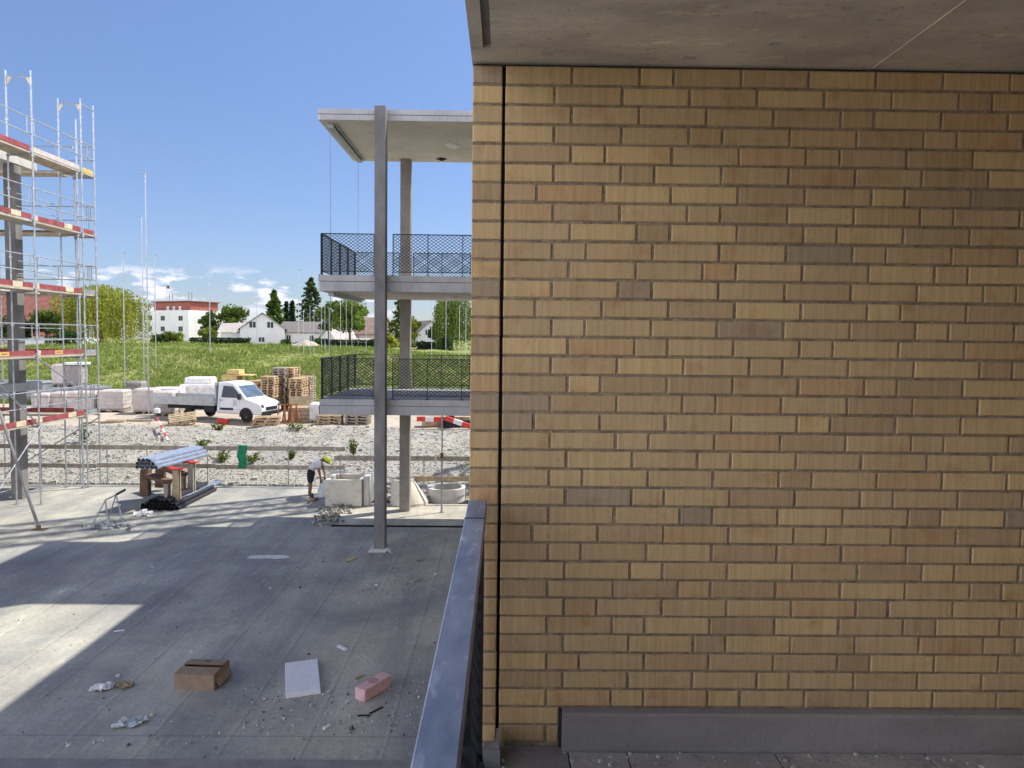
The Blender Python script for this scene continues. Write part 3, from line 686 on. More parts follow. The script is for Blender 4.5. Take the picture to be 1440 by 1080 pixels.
fr = thing('concrete_structure', 'unfinished grey concrete frame with a square column behind the scaffold', 'building', (-16, 21, 0))
b = MB(); b.box(-15.36, -15.02, 22.15, 22.47, 0, 10.34); b.build('column', 'concrete_column', fr, bevel=.006)
for z0, z1 in ((3.38, 3.64), (6.45, 6.72), (10.36, 10.64)):
    b = MB(); b.box(-26, -15.0, 12, 23.2, z0, z1); b.build('floor_slab', 'concrete_white' if z0 > 4 else 'concrete_edge', fr)
b = MB(); b.box(-24, -23.6, 22.15, 22.5, 0, 10.34); b.build('column', 'concrete_column', fr)
b = MB(); b.box(-26, -25.7, 12, 23.0, 0, 10.34); b.build('wall', 'concrete_edge', fr)

# ================================================================== TIMBER GUARDRAILS
def guard(label, x0, x1, y, zs, posts, seg):
    t = thing('timber_guardrail', label, 'fence', ((x0+x1)/2, y, 0))
    for n, z in enumerate(zs):
        x = x0
        while x < x1-.3:
            xe = min(x1, x+seg); dz = rnd.uniform(-.015, .015)
            b = MB(); b.bar((x, y-.03+.012*(n % 2), z+dz), (xe, y-.03+.02*rnd.random(), z+rnd.uniform(-.015, .015)), .03, .15); b.build('board', 'wood_grey', t); x = xe-.0
            x += .02
    for x in posts:
        b = MB(); b.tube((x, y+.03, -.1), (x, y+.03, max(zs)+.12), .018, 6); b.box(x-.03, x+.03, y-.012, y+.06, max(zs)+.02, max(zs)+.06); b.build('post', 'galv_dull', t)
guard('long grey timber guardrail of two boards below the truck, along the far deck edge', -18.2, -5.5, 24.62, (1.28, .63), [P(px, 660, 24.6).x for px in (57, 150, 206, 291, 405)], 4.1)
guard('short timber guardrail behind the concrete rings and the column', -5.35, .6, 22.42, (1.36,), [P(px, 660, 22.4).x for px in (478, 596, 655)], 3.2)
b = MB(); b.bar((P(580, 675, 22.4).x, 22.40, .72), (.6, 22.40, .72), .03, .15)
o = b.build('loose_board', 'wood_board'); tag(o, 'pale lower board fixed behind the round concrete ring', 'board')
# green cloth tied over the guardrail
p0 = P(341, 646, 24.55); b = MB(); n = 10
vs = []; fs = []
for j in range(9):
    for i in range(n+1):
        u = i/n; vs.append((p0.x-.15+.30*u+.03*math.sin(j*1.3), 24.555-.03*math.sin(u*19+j*.4)-.012*j*(.5 if j < 5 else .2), 1.40-.10*j+.02*math.sin(i*2.1)))
for j in range(8):
    for i in range(n): fs.append((j*(n+1)+i, j*(n+1)+i+1, (j+1)*(n+1)+i+1, (j+1)*(n+1)+i))
b.add(vs, fs); o = b.build('cloth', 'cloth_green', smooth=True); so = o.modifiers.new('thick', 'SOLIDIFY'); so.thickness = .012
tag(o, 'green cloth hung over the two boards of the long guardrail', 'cloth')

# ================================================================== PIPES ON THE TIMBER TRESTLE
A0, A1 = V((-10.62, 21.0, 1.30)), V((-10.12, 23.45, 1.30))
t = thing('timber_trestle', 'brown timber trestle with red caps carrying the shiny pipes', 'trestle', (-10.2, 22.0, 0))
def post(px, py, z1, w, m, lab=None):
    g = G(px, py); b = MB(); b.box(g.x-w/2, g.x+w/2, g.y-w*.65, g.y-w*.2, .12, z1); b.box(g.x-w/2, g.x+w/2, g.y+w*.2, g.y+w*.65, .12, z1); b.box(g.x-w*.15, g.x+w*.15, g.y-w*.2, g.y+w*.2, .12, z1)
    return b.build('post', m, t)
g1, g2, g3, g4 = G(249, 713), G(270, 701), G(207, 702), G(228, 690)
for g, m in ((g1, 'wood_board'), (g2, 'wood_grey'), (g3, 'wood_dark'), (g4, 'wood_dark')):
    w = .17; b = MB(); b.box(g.x-w/2, g.x+w/2, g.y-.10, g.y-.04, .13, 1.14); b.box(g.x-w/2, g.x+w/2, g.y+.04, g.y+.10, .13, 1.14); b.box(g.x-.03, g.x+.03, g.y-.04, g.y+.04, .13, 1.14)
    b.build('post', m, t)
for g in (g1, g2):
    b = MB(); b.box(g.x-.19, g.x+.19, g.y-.10, g.y+.10, 1.145, 1.185); b.box(g.x-.19, g.x-.16, g.y-.1, g.y+.1, 1.185, 1.24); b.build('cap', 'safety_red', t)
for ga, gb in ((g3, g1), (g4, g2)):
    b = MB(); b.bar((ga.x, ga.y, 1.10), (gb.x-.2, gb.y, 1.16), .10, .08); b.build('beam', 'wood_dark', t)
    b = MB(); b.bar((ga.x+.1, ga.y-.05, .78), (gb.x-.24, gb.y-.05, .78), .30, .10); b.build('portal_beam', 'wood_dark', t)
    b = MB(); b.box(gb.x-.32, gb.x-.2, gb.y-.16, gb.y+.12, .12, .73); b.build('portal_leg', 'wood_grey', t)
    b = MB(); b.bar((ga.x-.06, ga.y, .12), (ga.x-.02, ga.y, .95), .22, .26); b.build('portal_leg', 'wood_dark', t)
dv = (g2-g1).normalized(); nv = V((dv.y, -dv.x, 0))
b = MB(); L0 = (g2-g1).length
b.bar(g1-dv*.15+V((.1, 0, .10)), g2+dv*.15+V((.1, 0, .10)), .1, .03); b.bar(g1-dv*.15+V((.1, 0, .015)), g2+dv*.15+V((.1, 0, .015)), .1, .03)
for q in (-.1, L0*.5, L0+.1): b.frame(g1+dv*q+V((.1, 0, .058)), dv*.07, nv*.05, V((0, 0, .027)))
b.bar(g1-dv*.15-V((.25, 0, -.10)), g2+dv*.15-V((.25, 0, -.10)), .4, .03)
b.build('base_pallet', 'wood_board', t)
def pipes(name, label, group, p, q, r, m, rows, span, n=10):
    u = (q-p).normalized(); s = V((u.y, -u.x, 0)); first = None
    for j, cnt in enumerate(rows):
        for i in range(cnt):
            off = s*((i-(cnt-1)/2)*2*r*1.02)+V((0, 0, r+j*r*1.75)); e = rnd.uniform(-.06, .10)
            if first is None:
                b = MB(); b.pipe(-(q-p)/2, (q-p)/2, r, r*.12, n); first = b.build(name, m, smooth=False)
                c0 = ORG[first.name].copy(); tag(first, label, name.replace('_', ' ').replace('galvanised ', '').replace('black ', ''), group)
                first.location = (p+q)/2+off+u*e + c0; base = c0
            else:
                o = first.copy(); COL.objects.link(o); o.location = (p+q)/2+off+u*e+base
pipes('galvanised_pipe', 'shiny galvanised pipe in the bundle on top of the timber trestle', 'galvanised pipes on the trestle', A0+V((0, 0, -.11)), A1+V((0, 0, -.11)), .062, 'pipe_galv', (6, 5, 4), 0)
pipes('black_pipe', 'black plastic pipe in the heap on the deck under the timber trestle', 'black pipes under the trestle', V((-10.15, 20.85, .0)), V((-10.10, 23.5, .0)), .062, 'pipe_black', (9, 8, 5), 0)
pipes('grey_pipe', 'long grey pipe lying on the deck, poking out behind the timber trestle', 'long pipes behind the trestle', V((-9.95, 21.6, .14)), V((-9.72, 24.2, .14)), .05, 'pipe_galv', (3,), 0)

# small tubular stand with clamps heaped under it
g = G(150, 744)
t = thing('tubular_stand', 'small folding stand of metal tubes on the deck in front of the black pipes', 'stand', (g.x, g.y, 0))
ap = V((g.x-.02, g.y+.28, .80)); ap2 = ap+V((.30, .20, .18))
ft = [V((g.x-.42, g.y-.05, 0)), V((g.x+.12, g.y-.12, 0)), V((g.x-.32, g.y+.6, 0)), V((g.x+.36, g.y+.2, 0))]
L1 = V((g.x-.12, g.y+.18, .74)); L2 = V((g.x+.10, g.y+.30, .86))
for p, q in ((ft[0], L1), (ft[1], L1), (ft[2], L2), (ft[3], L2)):
    b = MB(); b.tube(p, q, .018, 6); b.tube(p, p+V((0, 0, .04)), .03, 6); b.build('leg', 'galv_dull', t)
b = MB(); b.tube(L1, L2, .022, 6); b.build('top_bar', 'galv_dull', t)
b = MB(); b.tube(L2, L2+V((.20, .12, .12)), .034, 6); b.build('handle', 'rail_black', t)
b = MB(); b.path([ft[0]+V((.1, .05, .12)), ft[1]+V((.0, .05, .12)), ft[3]+V((-.03, 0, .12))], .012, 5); b.build('stay', 'galv_dull', t)
b = MB()
for i in range(46):
    c = V((g.x+rnd.gauss(0, .28), g.y+.22+rnd.gauss(0, .2), 0)); r = rnd.uniform(.02, .06); c.z = r*.7+max(0, .16-abs(c.x-g.x)*.4)*rnd.random()
    a = V((rnd.uniform(-1, 1), rnd.uniform(-1, 1), rnd.uniform(-.4, .4))).normalized()
    if i % 2: b.pipe(c-a*r, c+a*r, r*.8, r*.25, 7)
    else: b.bar(c-a*r*1.8, c+a*r*1.8, r*.5, r*.4)
tag(b.build('scaffold_clamp', ['galv_dull'], None), 'heap of dull metal clamps under the folding tube stand', 'clamps', kind='stuff')
b = MB(); b.box(g.x-.10, g.x+.16, g.y-.02, g.y+.06, .004, .05)
tag(b.build('white_offcut', 'foam_white'), 'small white offcut lying below the tube stand', 'offcut')
g = G(203, 726); b = MB()
for i in range(14):
    c = V((g.x+rnd.gauss(0, .09), g.y+rnd.gauss(0, .06), .05+rnd.random()*.08)); s = rnd.uniform(.05, .1)
    a = V((rnd.uniform(-1, 1), rnd.uniform(-1, 1), rnd.uniform(-1, 1))).normalized(); bb = a.orthogonal().normalized()
    b.frame(c, a*s, bb*s*.8, a.cross(bb)*.006)
tag(b.build('crumpled_foil', 'wrap_white'), 'crumpled whitish plastic film in front of the black pipes', 'film')

# ================================================================== CONCRETE SHAFT PARTS
g = G(457, 712); x0, x1, y0 = g.x, G(508, 713).x, g.y
t = thing('concrete_shaft', 'open square concrete shaft box between the worker and the columns', 'shaft', ((x0+x1)/2, y0+.5, 0))
def ringbox(b, x0, x1, y0, y1, z0, z1, w):
    b.box(x0, x1, y0, y0+w, z0, z1); b.box(x0, x1, y1-w, y1, z0, z1); b.box(x0, x0+w, y0+w, y1-w, z0, z1); b.box(x1-w, x1, y0+w, y1-w, z0, z1)
b = MB(); ringbox(b, x0, x1, y0, y0+1.05, 0, .82, .12); b.build('shaft_wall', 'concrete_pale', t, bevel=.012)
b = MB(); b.box(x1+.03, x1+.20, y0+.12, y0+1.3, 0, .90); b.build('side_slab', 'concrete_white', t, bevel=.01)
b = MB(); b.box(x0-.1, x0+.42, y0+1.08, y0+1.3, .0, .86); b.build('back_slab', 'concrete_white', t, bevel=.01)
g = G(627, 703); R0 = .60; c = V((g.x, g.y+.25, -.06))
t = thing('concrete_ring', 'round pale concrete shaft ring right of the shoring prop', 'ring', c)
b = MB(); b.lathe([(R0-.10, 0), (R0, 0), (R0, .22), (R0+.035, .23), (R0+.035, .44), (R0-.10, .44)], c+V((0, 0, 0)), 32); b.build('ring_wall', 'concrete_white', t)
g = G(560, 712); c = V((g.x+.28, g.y+.55, -.04))
t = thing('shaft_cone', 'eccentric concrete shaft cone partly hidden behind the rear column', 'cone', c)
n = 28; b = MB(); vs = []; fs = []
prof = [(.60, 0, 0), (.60, .10, 0), (.36, .72, -.22), (.36, .80, -.22), (.28, .80, -.22), (.28, .72, -.22), (.50, .1, 0), (.50, 0, 0)]
for i in range(n):
    a = 2*math.pi*i/n
    for r, z, dx in prof: vs.append((c.x+dx+r*math.cos(a), c.y+r*math.sin(a), c.z+z))
k = len(prof)
for i in range(n):
    for j in range(k): fs.append((i*k+j, ((i+1) % n)*k+j, ((i+1) % n)*k+(j+1) % k, i*k+(j+1) % k))
b.add(vs, fs); b.build('cone_wall', 'concrete_pale', t)
# rubble lying in the open trench and at its edge
b = MB()
def stone(b, c, s, col):
    a = V((rnd.uniform(-1, 1), rnd.uniform(-1, 1), rnd.uniform(-.5, .5))).normalized(); u = a.orthogonal().normalized(); w = a.cross(u)
    pts = [V(c)+a*(i*s*rnd.uniform(.6, 1.1))+u*(j*s*rnd.uniform(.5, .9))+w*(k*s*rnd.uniform(.4, .8)) for k in (-1, 1) for j in (-1, 1) for i in (-1, 1)]
    b.add(pts, [(0, 2, 3, 1), (4, 5, 7, 6), (0, 1, 5, 4), (2, 6, 7, 3), (0, 4, 6, 2), (1, 3, 7, 5)], 0, col)
for i in range(420):
    y = rnd.uniform(19.3, 21.9); x = -5.0+rnd.gauss(0, .16)
    if i > 360: y = 19.42+rnd.gauss(0, .05); x = rnd.uniform(-5.1, 1.0)
    s = rnd.uniform(.02, .075); k = rnd.uniform(.45, .95)
    z = -.08+rnd.random()*.14 if i <= 360 else -.36+rnd.random()*.06
    stone(b, (x, y, z), s, (k, k, k*.97))
tag(b.build('rubble', 'stone', color=True), 'broken grey rubble lying along the open trench at the shaft box', 'rubble', kind='stuff')

# ================================================================== LITTER ON THE DECK
g = G(272, 971); a = rad(-4); ux, uy = V((math.cos(a), math.sin(a), 0)), V((-math.sin(a), math.cos(a), 0)); c = g+uy*.27
t = thing('cardboard_box', 'brown cardboard box with loose top flaps standing on the deck', 'box', c)
b = MB(); h = .225; wx, wy, th = .30, .25, .006
for s in (-1, 1):
    b.frame(c+uy*s*wy+V((0, 0, h/2)), ux*wx, uy*th, V((0, 0, h/2))); b.frame(c+ux*s*wx+V((0, 0, h/2)), ux*th, uy*(wy-th), V((0, 0, h/2)))
b.frame(c+V((0, 0, .006)), ux*(wx-th), uy*(wy-th), V((0, 0, .004)))
b.build('carton', 'cardboard', t)
b = MB(); b.bar(c-uy*wy+V((0, 0, h+.004)), c-uy*.02+V((0, 0, h+.012)), wx*2, .006, up=V((0, 0, 1))); b.build('flap', 'cardboard', t)
b = MB(); b.bar(c+uy*wy+V((0, 0, h+.004)), c+uy*.015+V((.01, 0, h+.035)), wx*2*.99, .006, up=V((0, 0, 1))); fl = b.build('flap', 'cardboard', t)
b = MB(); b.frame(c+uy*.16+V((0, 0, h+.021)), ux*.05, uy*.018, V((0, 0, .003))); b.build('printed_mark', 'cardboard_dark', fl)
b = MB(); q = c+ux*(wx+.005)+V((0, 0, h*.55)); b.frame(q+ux*.03-V((0, 0, .03)), ux*.035+V((0, 0, -.04)), uy*wy*.8, V((.004, 0, .004))); b.build('flap', 'cardboard', t)
cs = [G(401, 932, .075), G(446.5, 926, .075), G(451, 969, .075), G(402, 976, .075)]
b = MB(); b.add([V((p.x, p.y, .002)) for p in cs]+[V((p.x, p.y, .075)) for p in cs], [(3, 2, 1, 0), (4, 5, 6, 7), (0, 1, 5, 4), (1, 2, 6, 5), (2, 3, 7, 6), (3, 0, 4, 7)])
tag(b.build('foam_slab', 'foam_white', bevel=.005), 'square white foam insulation panel lying flat on the deck', 'panel')
ta, tb, tc_, td = G(499.4, 965.6, .18), G(534, 944, .18), G(552, 949.4, .18), G(513, 971.7, .18)
u = ((tc_-td)+(tb-ta)).normalized(); w = V((u.y, -u.x, 0)); Ln = (tc_-td).length; c = (ta+tb+tc_+td)/4; Wd = .20
t = thing('pink_brick', 'pink block with a round mark on its top lying beside the white panel', 'brick', V((c.x, c.y, 0)))
b = MB(); b.frame(V((c.x, c.y, .092)), u*(Ln/2), w*(Wd/2), V((0, 0, .09))); b.build('block', 'brick_pink', t, bevel=.012)
b = MB(); b.lathe([(.062, .1835), (.072, .1835), (.072, .185), (.062, .185)], (c.x, c.y, 0), 24)
for k in range(3):
    for i in range(5):
        p = V((c.x, c.y, .184))+u*(-.045+.018*i)+w*(-.03+.03*k+.008*math.sin(i*2.2)); q = V((c.x, c.y, .184))+u*(-.027+.018*i)+w*(-.03+.03*k+.008*math.sin((i+1)*2.2)); b.bar(p, q, .006, .0015)
b.build('round_mark', 'brick_pink_mark', t)
def sheet_litter(name, label, cat, px, py, sx, sy, m, seed, amp=.05, rot=0):
    r = random.Random(seed); g = G(px, py); n = 9; vs = []; fs = []
    ca, sa = math.cos(rot), math.sin(rot)
    for j in range(n+1):
        for i in range(n+1):
            u, v = i/n-.5, j/n-.5
            e = 1-.35*noise.noise(V((u*3+seed, v*3, 1)))
            x, y = u*sx*e, v*sy*e
            vs.append((g.x+x*ca-y*sa, g.y+x*sa+y*ca, .012+amp*abs(noise.noise(V((u*5, v*5, seed))))*2+amp*.3*abs(noise.noise(V((u*13, v*13, seed*2))))))
    for j in range(n):
        for i in range(n):
            if (i in (0, n-1)) and (j in (0, n-1)) and r.random() < .8: continue
            fs.append((j*(n+1)+i, j*(n+1)+i+1, (j+1)*(n+1)+i+1, (j+1)*(n+1)+i))
    b = MB(); b.add(vs, fs); o = b.build(name, m); md = o.modifiers.new('thick', 'SOLIDIFY'); md.thickness = .004
    return tag(o, label, cat)
sheet_litter('crumpled_paper', 'crumpled white paper on the deck left of the cardboard box', 'paper', 144, 969, .30, .20, 'paper', 3, .06, .2)
sheet_litter('cardboard_scrap', 'torn brown scrap touching the crumpled white paper', 'scrap', 173, 965, .26, .16, 'leaf_brown', 8, .04, -.3)
sheet_litter('plastic_sheet', 'folded translucent plastic sheet in front of the cardboard box', 'plastic', 184, 1019, .38, .20, 'plastic_clear', 5, .05, .3)
sheet_litter('paper_sheet', 'flat pale sheet on the shaded deck left of the front column', 'paper', 378, 784, .85, .28, 'paper', 12, .01, 0)
b = MB()
for i in range(760):
    if i < 260: px, py = rnd.uniform(330, 640), rnd.uniform(950, 1035)
    elif i < 400: px, py = rnd.uniform(20, 640), rnd.uniform(800, 1075)
    elif i < 640: px, py = rnd.uniform(360, 640), rnd.uniform(775, 840)
    else: px, py = rnd.uniform(20, 640), rnd.uniform(700, 1050)
    g = G(px, py); s = rnd.uniform(.004, .014)*(1 if rnd.random() < .93 else 2.2); k = rnd.choice((.25, .5, .8, 1.25, 1.5))
    if g.x > -5.3 and g.y > 19.2: continue
    stone(b, (g.x, g.y, s*.5+.002), s, (k, k, k*.97))
tag(b.build('grit', 'stone', color=True), 'loose grit and mortar crumbs strewn over the deck', 'grit', kind='stuff')
def scrap(name, label, px, py, dx, dy, w, m, h=.02):
    g = G(px, py); q = G(px+dx, py+dy); b = MB(); b.bar(g+V((0, 0, h/2+.004)), q+V((0, 0, h/2+.006)), w, h); return tag(b.build(name, m), label, 'scrap')
scrap('wood_splinter', 'pale wooden splinter just left of the pink block', 499, 956, 12, -6, .035, 'wood_board')
scrap('wood_splinter', 'thin pale stick on the shaded deck right of the sunlit patch', 160, 889, 15, -2, .03, 'foam_white')
scrap('plastic_strip', 'short black strip on the deck in front of the pink block', 503, 1007, 18, 0, .03, 'truck_black', .01)
scrap('plastic_strip', 'bent black strip right in front of the pink block', 520, 1004, 18, -9, .03, 'truck_black', .01)
scrap('white_chip', 'white chip on the deck below the white panel', 455, 1026, 9, -5, .05, 'foam_white')
scrap('white_chip', 'white chip cluster between the white panel and the handrail', 476, 909, 11, 6, .06, 'foam_white')
scrap('board_offcut', 'grey offcut on the deck near the handrail, right of the front column foot', 579, 819, 11, -3, .10, 'wood_grey', .03)
scrap('board_offcut', 'thin grey offcut near the top of the handrail', 586, 790, 10, -3, .06, 'wood_grey', .03)
scrap('rusty_offcut', 'yellowish offcut on the deck below the front column', 490, 789, 10, -3, .06, 'insul_yellow', .03)
scrap('rag', 'dark rag on the sunlit edge of the deck by the pile of clamps', 434, 707, 12, -4, .10, 'wood_dark', .06)
# ================================================================== WORKER
g = G(437, 698.5)
wk = thing('person', 'worker in yellow helmet, pale shirt and dark shorts bending over a bag on the deck', 'person', V((g.x, g.y, 0)), local=True)
def skin_mesh(name, m, parent, nodes, edges, sub=1, label=None):
    me = bpy.data.meshes.new(name); me.from_pydata([n[:3] for n in nodes], edges, [])
    o = bpy.data.objects.new(name, me); COL.objects.link(o)
    md = o.modifiers.new('s', 'SKIN'); md.use_smooth_shade = True
    sv = me.skin_vertices[0].data
    for i, n in enumerate(nodes): sv[i].radius = (n[3], n[4] if len(n) > 4 else n[3])
    sv[0].use_root = True
    if sub: s = o.modifiers.new('u', 'SUBSURF'); s.levels = sub; s.render_levels = sub
    dg = bpy.context.evaluated_depsgraph_get(); m2 = bpy.data.meshes.new_from_object(o.evaluated_get(dg)); o.modifiers.clear(); o.data = m2; m2.name = name
    m2.materials.clear(); m2.materials.append(M[m]); m2.polygons.foreach_set('use_smooth', [True]*len(m2.polygons)); o.parent = parent
    return o
N = [(0, .02, .88, .085, .075), (.10, .02, 1.00, .09, .08), (.24, .02, 1.12, .10, .085), (.335, .02, 1.19, .10, .08), (.40, .01, 1.215, .052), (.47, 0, 1.20, .08, .085), (.545, 0, 1.165, .075, .08),  # spine to head 0..6
     (.02, -.10, .80, .065), (.03, -.12, .50, .058), (.035, -.12, .42, .056), (.015, -.13, .10, .036), (.03, -.13, .055, .042), (.15, -.14, .035, .03),                                          # right leg 7..12
     (-.0, .14, .80, .065), (-.06, .17, .50, .058), (-.07, .17, .42, .056), (-.10, .18, .10, .036), (-.09, .18, .055, .042), (.04, .20, .035, .03),                                              # left leg 13..18
     (.30, -.16, 1.13, .062), (.31, -.20, .90, .046), (.33, -.20, .86, .044), (.36, -.17, .64, .030), (.37, -.165, .58, .034, .02),                                                               # right arm 19..23
     (.30, .20, 1.13, .062), (.34, .24, .90, .046), (.36, .24, .86, .044), (.42, .16, .66, .030), (.43, .15, .60, .034, .02)]                                                                      # left arm 24..28
E = [(0, 1), (1, 2), (2, 3), (3, 4), (4, 5), (5, 6), (0, 7), (7, 8), (8, 9), (9, 10), (10, 11), (11, 12), (0, 13), (13, 14), (14, 15), (15, 16), (16, 17), (17, 18),
     (2, 19), (19, 20), (20, 21), (21, 22), (22, 23), (2, 24), (24, 25), (25, 26), (26, 27), (27, 28)]
for root, sy in ((23, -1), (28, 1)):                    # five bent fingers on each hand
    hx, hy, hz = N[root][:3]
    for k, (dx, dy, ln) in enumerate(((-.025, 0, .075), (-.008, 0, .085), (.010, 0, .08), (.026, 0, .065))):
        a = len(N); N.append((hx+dx, hy+.004*k, hz-.045, .010)); N.append((hx+dx*1.15, hy-sy*.018, hz-.045-ln*.5, .009)); N.append((hx+dx*1.1, hy-sy*.040, hz-.045-ln*.85, .008)); E += [(root, a), (a, a+1), (a+1, a+2)]
    a = len(N); N.append((hx-.035, hy-sy*.03, hz-.01, .011)); N.append((hx-.04, hy-sy*.055, hz-.05, .009)); E += [(root, a), (a, a+1)]
body = skin_mesh('body', 'skin', wk, N, E, 1)
sh = skin_mesh('shirt', 'shirt', wk, [(-.05, .02, .85, .165, .15), (.10, .02, 1.00, .17, .135), (.25, .02, 1.13, .17, .135), (.335, .02, 1.20, .115, .10), (.30, -.17, 1.12, .088), (.305, -.21, .96, .075), (.30, .21, 1.12, .088), (.33, .24, .96, .075)],
               [(0, 1), (1, 2), (2, 3), (2, 4), (4, 5), (2, 6), (6, 7)], 1)
so = skin_mesh('shorts', 'shorts', wk, [(-.01, .02, .86, .195, .18), (.05, .02, .93, .165, .14), (.02, -.115, .77, .135), (.03, -.12, .46, .095), (-.0, .155, .77, .135), (-.06, .17, .46, .095)], [(0, 1), (0, 2), (2, 3), (0, 4), (4, 5)], 1)
for x, y, dx, dy in ((.015, -.13, .135, -.01), (-.10, .18, .13, .02)):
    skin_mesh('boot', 'boot', wk, [(x, y, .16, .052), (x, y, .055, .056, .05), (x+dx, y+dy, .04, .045, .036)], [(0, 1), (1, 2)], 1)
# face: nose, eyes, mouth, ears, hair, helmet; the head is bent forward and down
hc = V((.51, 0, 1.185)); fw = V((.80, 0, -.60)); upv = V((.60, 0, .80)); sd = V((0, 1, 0))
b = MB(); b.tube(hc+fw*.085+upv*.01, hc+fw*.115-upv*.025, .010, 6, r2=.018); b.build('nose', 'skin', wk, smooth=True)
for s in (-1, 1):
    b = MB(); b.frame(hc+fw*.088+sd*s*.032+upv*.018, fw*.006, sd*.014, upv*.006); b.build('eye', 'hair', wk)
    b = MB(); b.frame(hc+sd*s*.088-upv*.01, fw*.022, sd*.008, upv*.032); b.build('ear', 'skin', wk, bevel=.004)
b = MB(); b.frame(hc+fw*.084-upv*.052, fw*.006, sd*.026, upv*.005); b.build('mouth', 'brick_pink_mark', wk)
def dome(b, c, r, up, fwv, k0, n=14, rows=6, off=0):
    s = up.cross(fwv).normalized(); vs = []
    for j in range(rows+1):
        a = (math.pi/2)*(1-j/rows)+k0*(j/rows)
        for i in range(n):
            q = 2*math.pi*i/n; vs.append(c+up*(r*math.sin(a))+(fwv*math.cos(q)*1.12+s*math.sin(q))*(r*math.cos(a)))
    b.add(vs, [(j*n+i, j*n+(i+1) % n, (j+1)*n+(i+1) % n, (j+1)*n+i) for j in range(rows) for i in range(n)])
b = MB(); dome(b, hc-fw*.012, .098, upv, fw, -.45); b.build('hair', 'hair', wk, smooth=True)
b = MB(); dome(b, hc+upv*.022, .125, upv, fw, -.05)
b.frame(hc+fw*.155+upv*.02, fw*.045, sd*.085, upv*.006); hm = b.build('helmet', 'helmet', wk, smooth=False)
b = MB()
for i in range(5): b.bar(hc+upv*.148+fw*(-.09+.036*i)-upv*.01*abs(i-2), hc+upv*.148+fw*(-.054+.036*i)-upv*.01*abs(i-1.5), .03, .014)
b.build('ridge', 'helmet', hm)
# bag
g2_ = V((g.x+.42, g.y-.05, 0)); b = MB(); n, rows = 16, 9; vs = []
for j in range(rows+1):
    for i in range(n):
        a = 2*math.pi*i/n; r = (.20-.13*(j/rows)**1.6)*(1+.22*noise.noise(V((math.cos(a)*2, math.sin(a)*2, j*.7))))
        vs.append((g2_.x+r*math.cos(a), g2_.y+r*math.sin(a)*.8, .01+.56*j/rows))
b.add(vs, [(j*n+i, j*n+(i+1) % n, (j+1)*n+(i+1) % n, (j+1)*n+i) for j in range(rows) for i in range(n)]+[tuple(range(n-1, -1, -1))])
tag(b.build('plastic_bag', 'bag', smooth=True), 'half-full pale plastic bag held by the bending worker', 'bag')

# ================================================================== YARD: TRUCK
YZ = .80
tr = thing('pickup_truck', 'white drop-side pickup truck parked in the yard with its nose to the right', 'truck', (0, 0, 0), local=True)
def cabprof(s):                                         # side outline x,z; s = shrink of the half width handled outside
    return [(2.0, .48), (2.95, .42), (3.0, .72), (2.93, 1.02), (2.62, 1.16), (2.05, 1.34), (1.32, 2.08), (1.10, 2.20), (.55, 2.25), (.12, 2.22), (.08, .48), (1.10, .44)]
def cab():
    b = MB(); pr = [(2.52, .44), (2.96, .42), (3.02, .70), (2.95, 1.00), (2.66, 1.15), (2.02, 1.33), (1.30, 2.08), (1.08, 2.20), (.55, 2.25), (.12, 2.22), (.08, .46), (1.46, .44)]
    ys = [(-.98, 0), (-.94, 1), (.94, 1), (.98, 0)]
    # loft: lower body full width, greenhouse leaning in
    def half(z): return .99 if z < 1.30 else .99-.16*(z-1.30)/.95
    n = len(pr); vs = [(x, -half(z), z) for x, z in pr]+[(x, half(z), z) for x, z in pr]
    fs = [tuple(range(n-1, -1, -1)), tuple(range(n, 2*n))]+[(i, (i+1) % n, n+(i+1) % n, n+i) for i in range(n)]
    b.add(vs, fs); o = b.build('cab', 'truck_white', tr, bevel=.05)
    return o
cb = cab()
def half(z): return .99 if z < 1.30 else .99-.16*(z-1.30)/.95
for s in (-1, 1):
    b = MB(); pr = [(.42, 1.38), (1.62, 1.36), (1.48, 1.66), (1.12, 2.0), (.50, 2.02)]
    b.add([(x, s*(half(z)+.006), z) for x, z in pr]+[(x, s*(half(z)-.03), z) for x, z in pr], [(0, 1, 2, 3, 4)]+[(i, (i+1) % 5, 5+(i+1) % 5, 5+i) for i in range(5)]); b.build('side_window', 'glass_dark', cb)
    b = MB(); b.box(.35, 1.20, s*.985 if s > 0 else -1.012, s*.985+.027 if s > 0 else -.985, .66, .78); b.build('side_moulding', 'truck_black', cb)
    b = MB(); b.box(.28, .50, s*.99-.008, s*.99+.008, 1.20, 1.225); b.build('door_handle', 'truck_black', cb)
    b = MB()
    b.box(.30, .308, s*.99-.005, s*.99+.005, .55, 1.35); b.box(1.58, 1.588, s*.99-.005, s*.99+.005, .55, 1.35); b.build('door_seam', 'galv_dull', cb)
    b = MB(); b.box(1.62, 1.74, s*1.0+s*.0, s*1.0+s*.24, 1.28, 1.62) if s > 0 else b.box(1.62, 1.74, -1.24, -1.0, 1.28, 1.62); b.build('wing_mirror', 'truck_black', cb, bevel=.03)
    b = MB(); b.box(2.72, 3.0, s*.70 if s > 0 else -.93, .93 if s > 0 else -.70, .80, 1.02); b.build('headlight', 'glass_shield', cb, bevel=.03)
    b = MB()
    for i in range(2):
        for j in range(3): b.box(1.22+i*.13, 1.30+i*.13, s*.992-.004, s*.992+.004, .92+j*.11, .99+j*.11)
    b.build('door_mark', 'galv_dull', cb)
p = [(1.36, 2.035), (1.98, 1.39)]
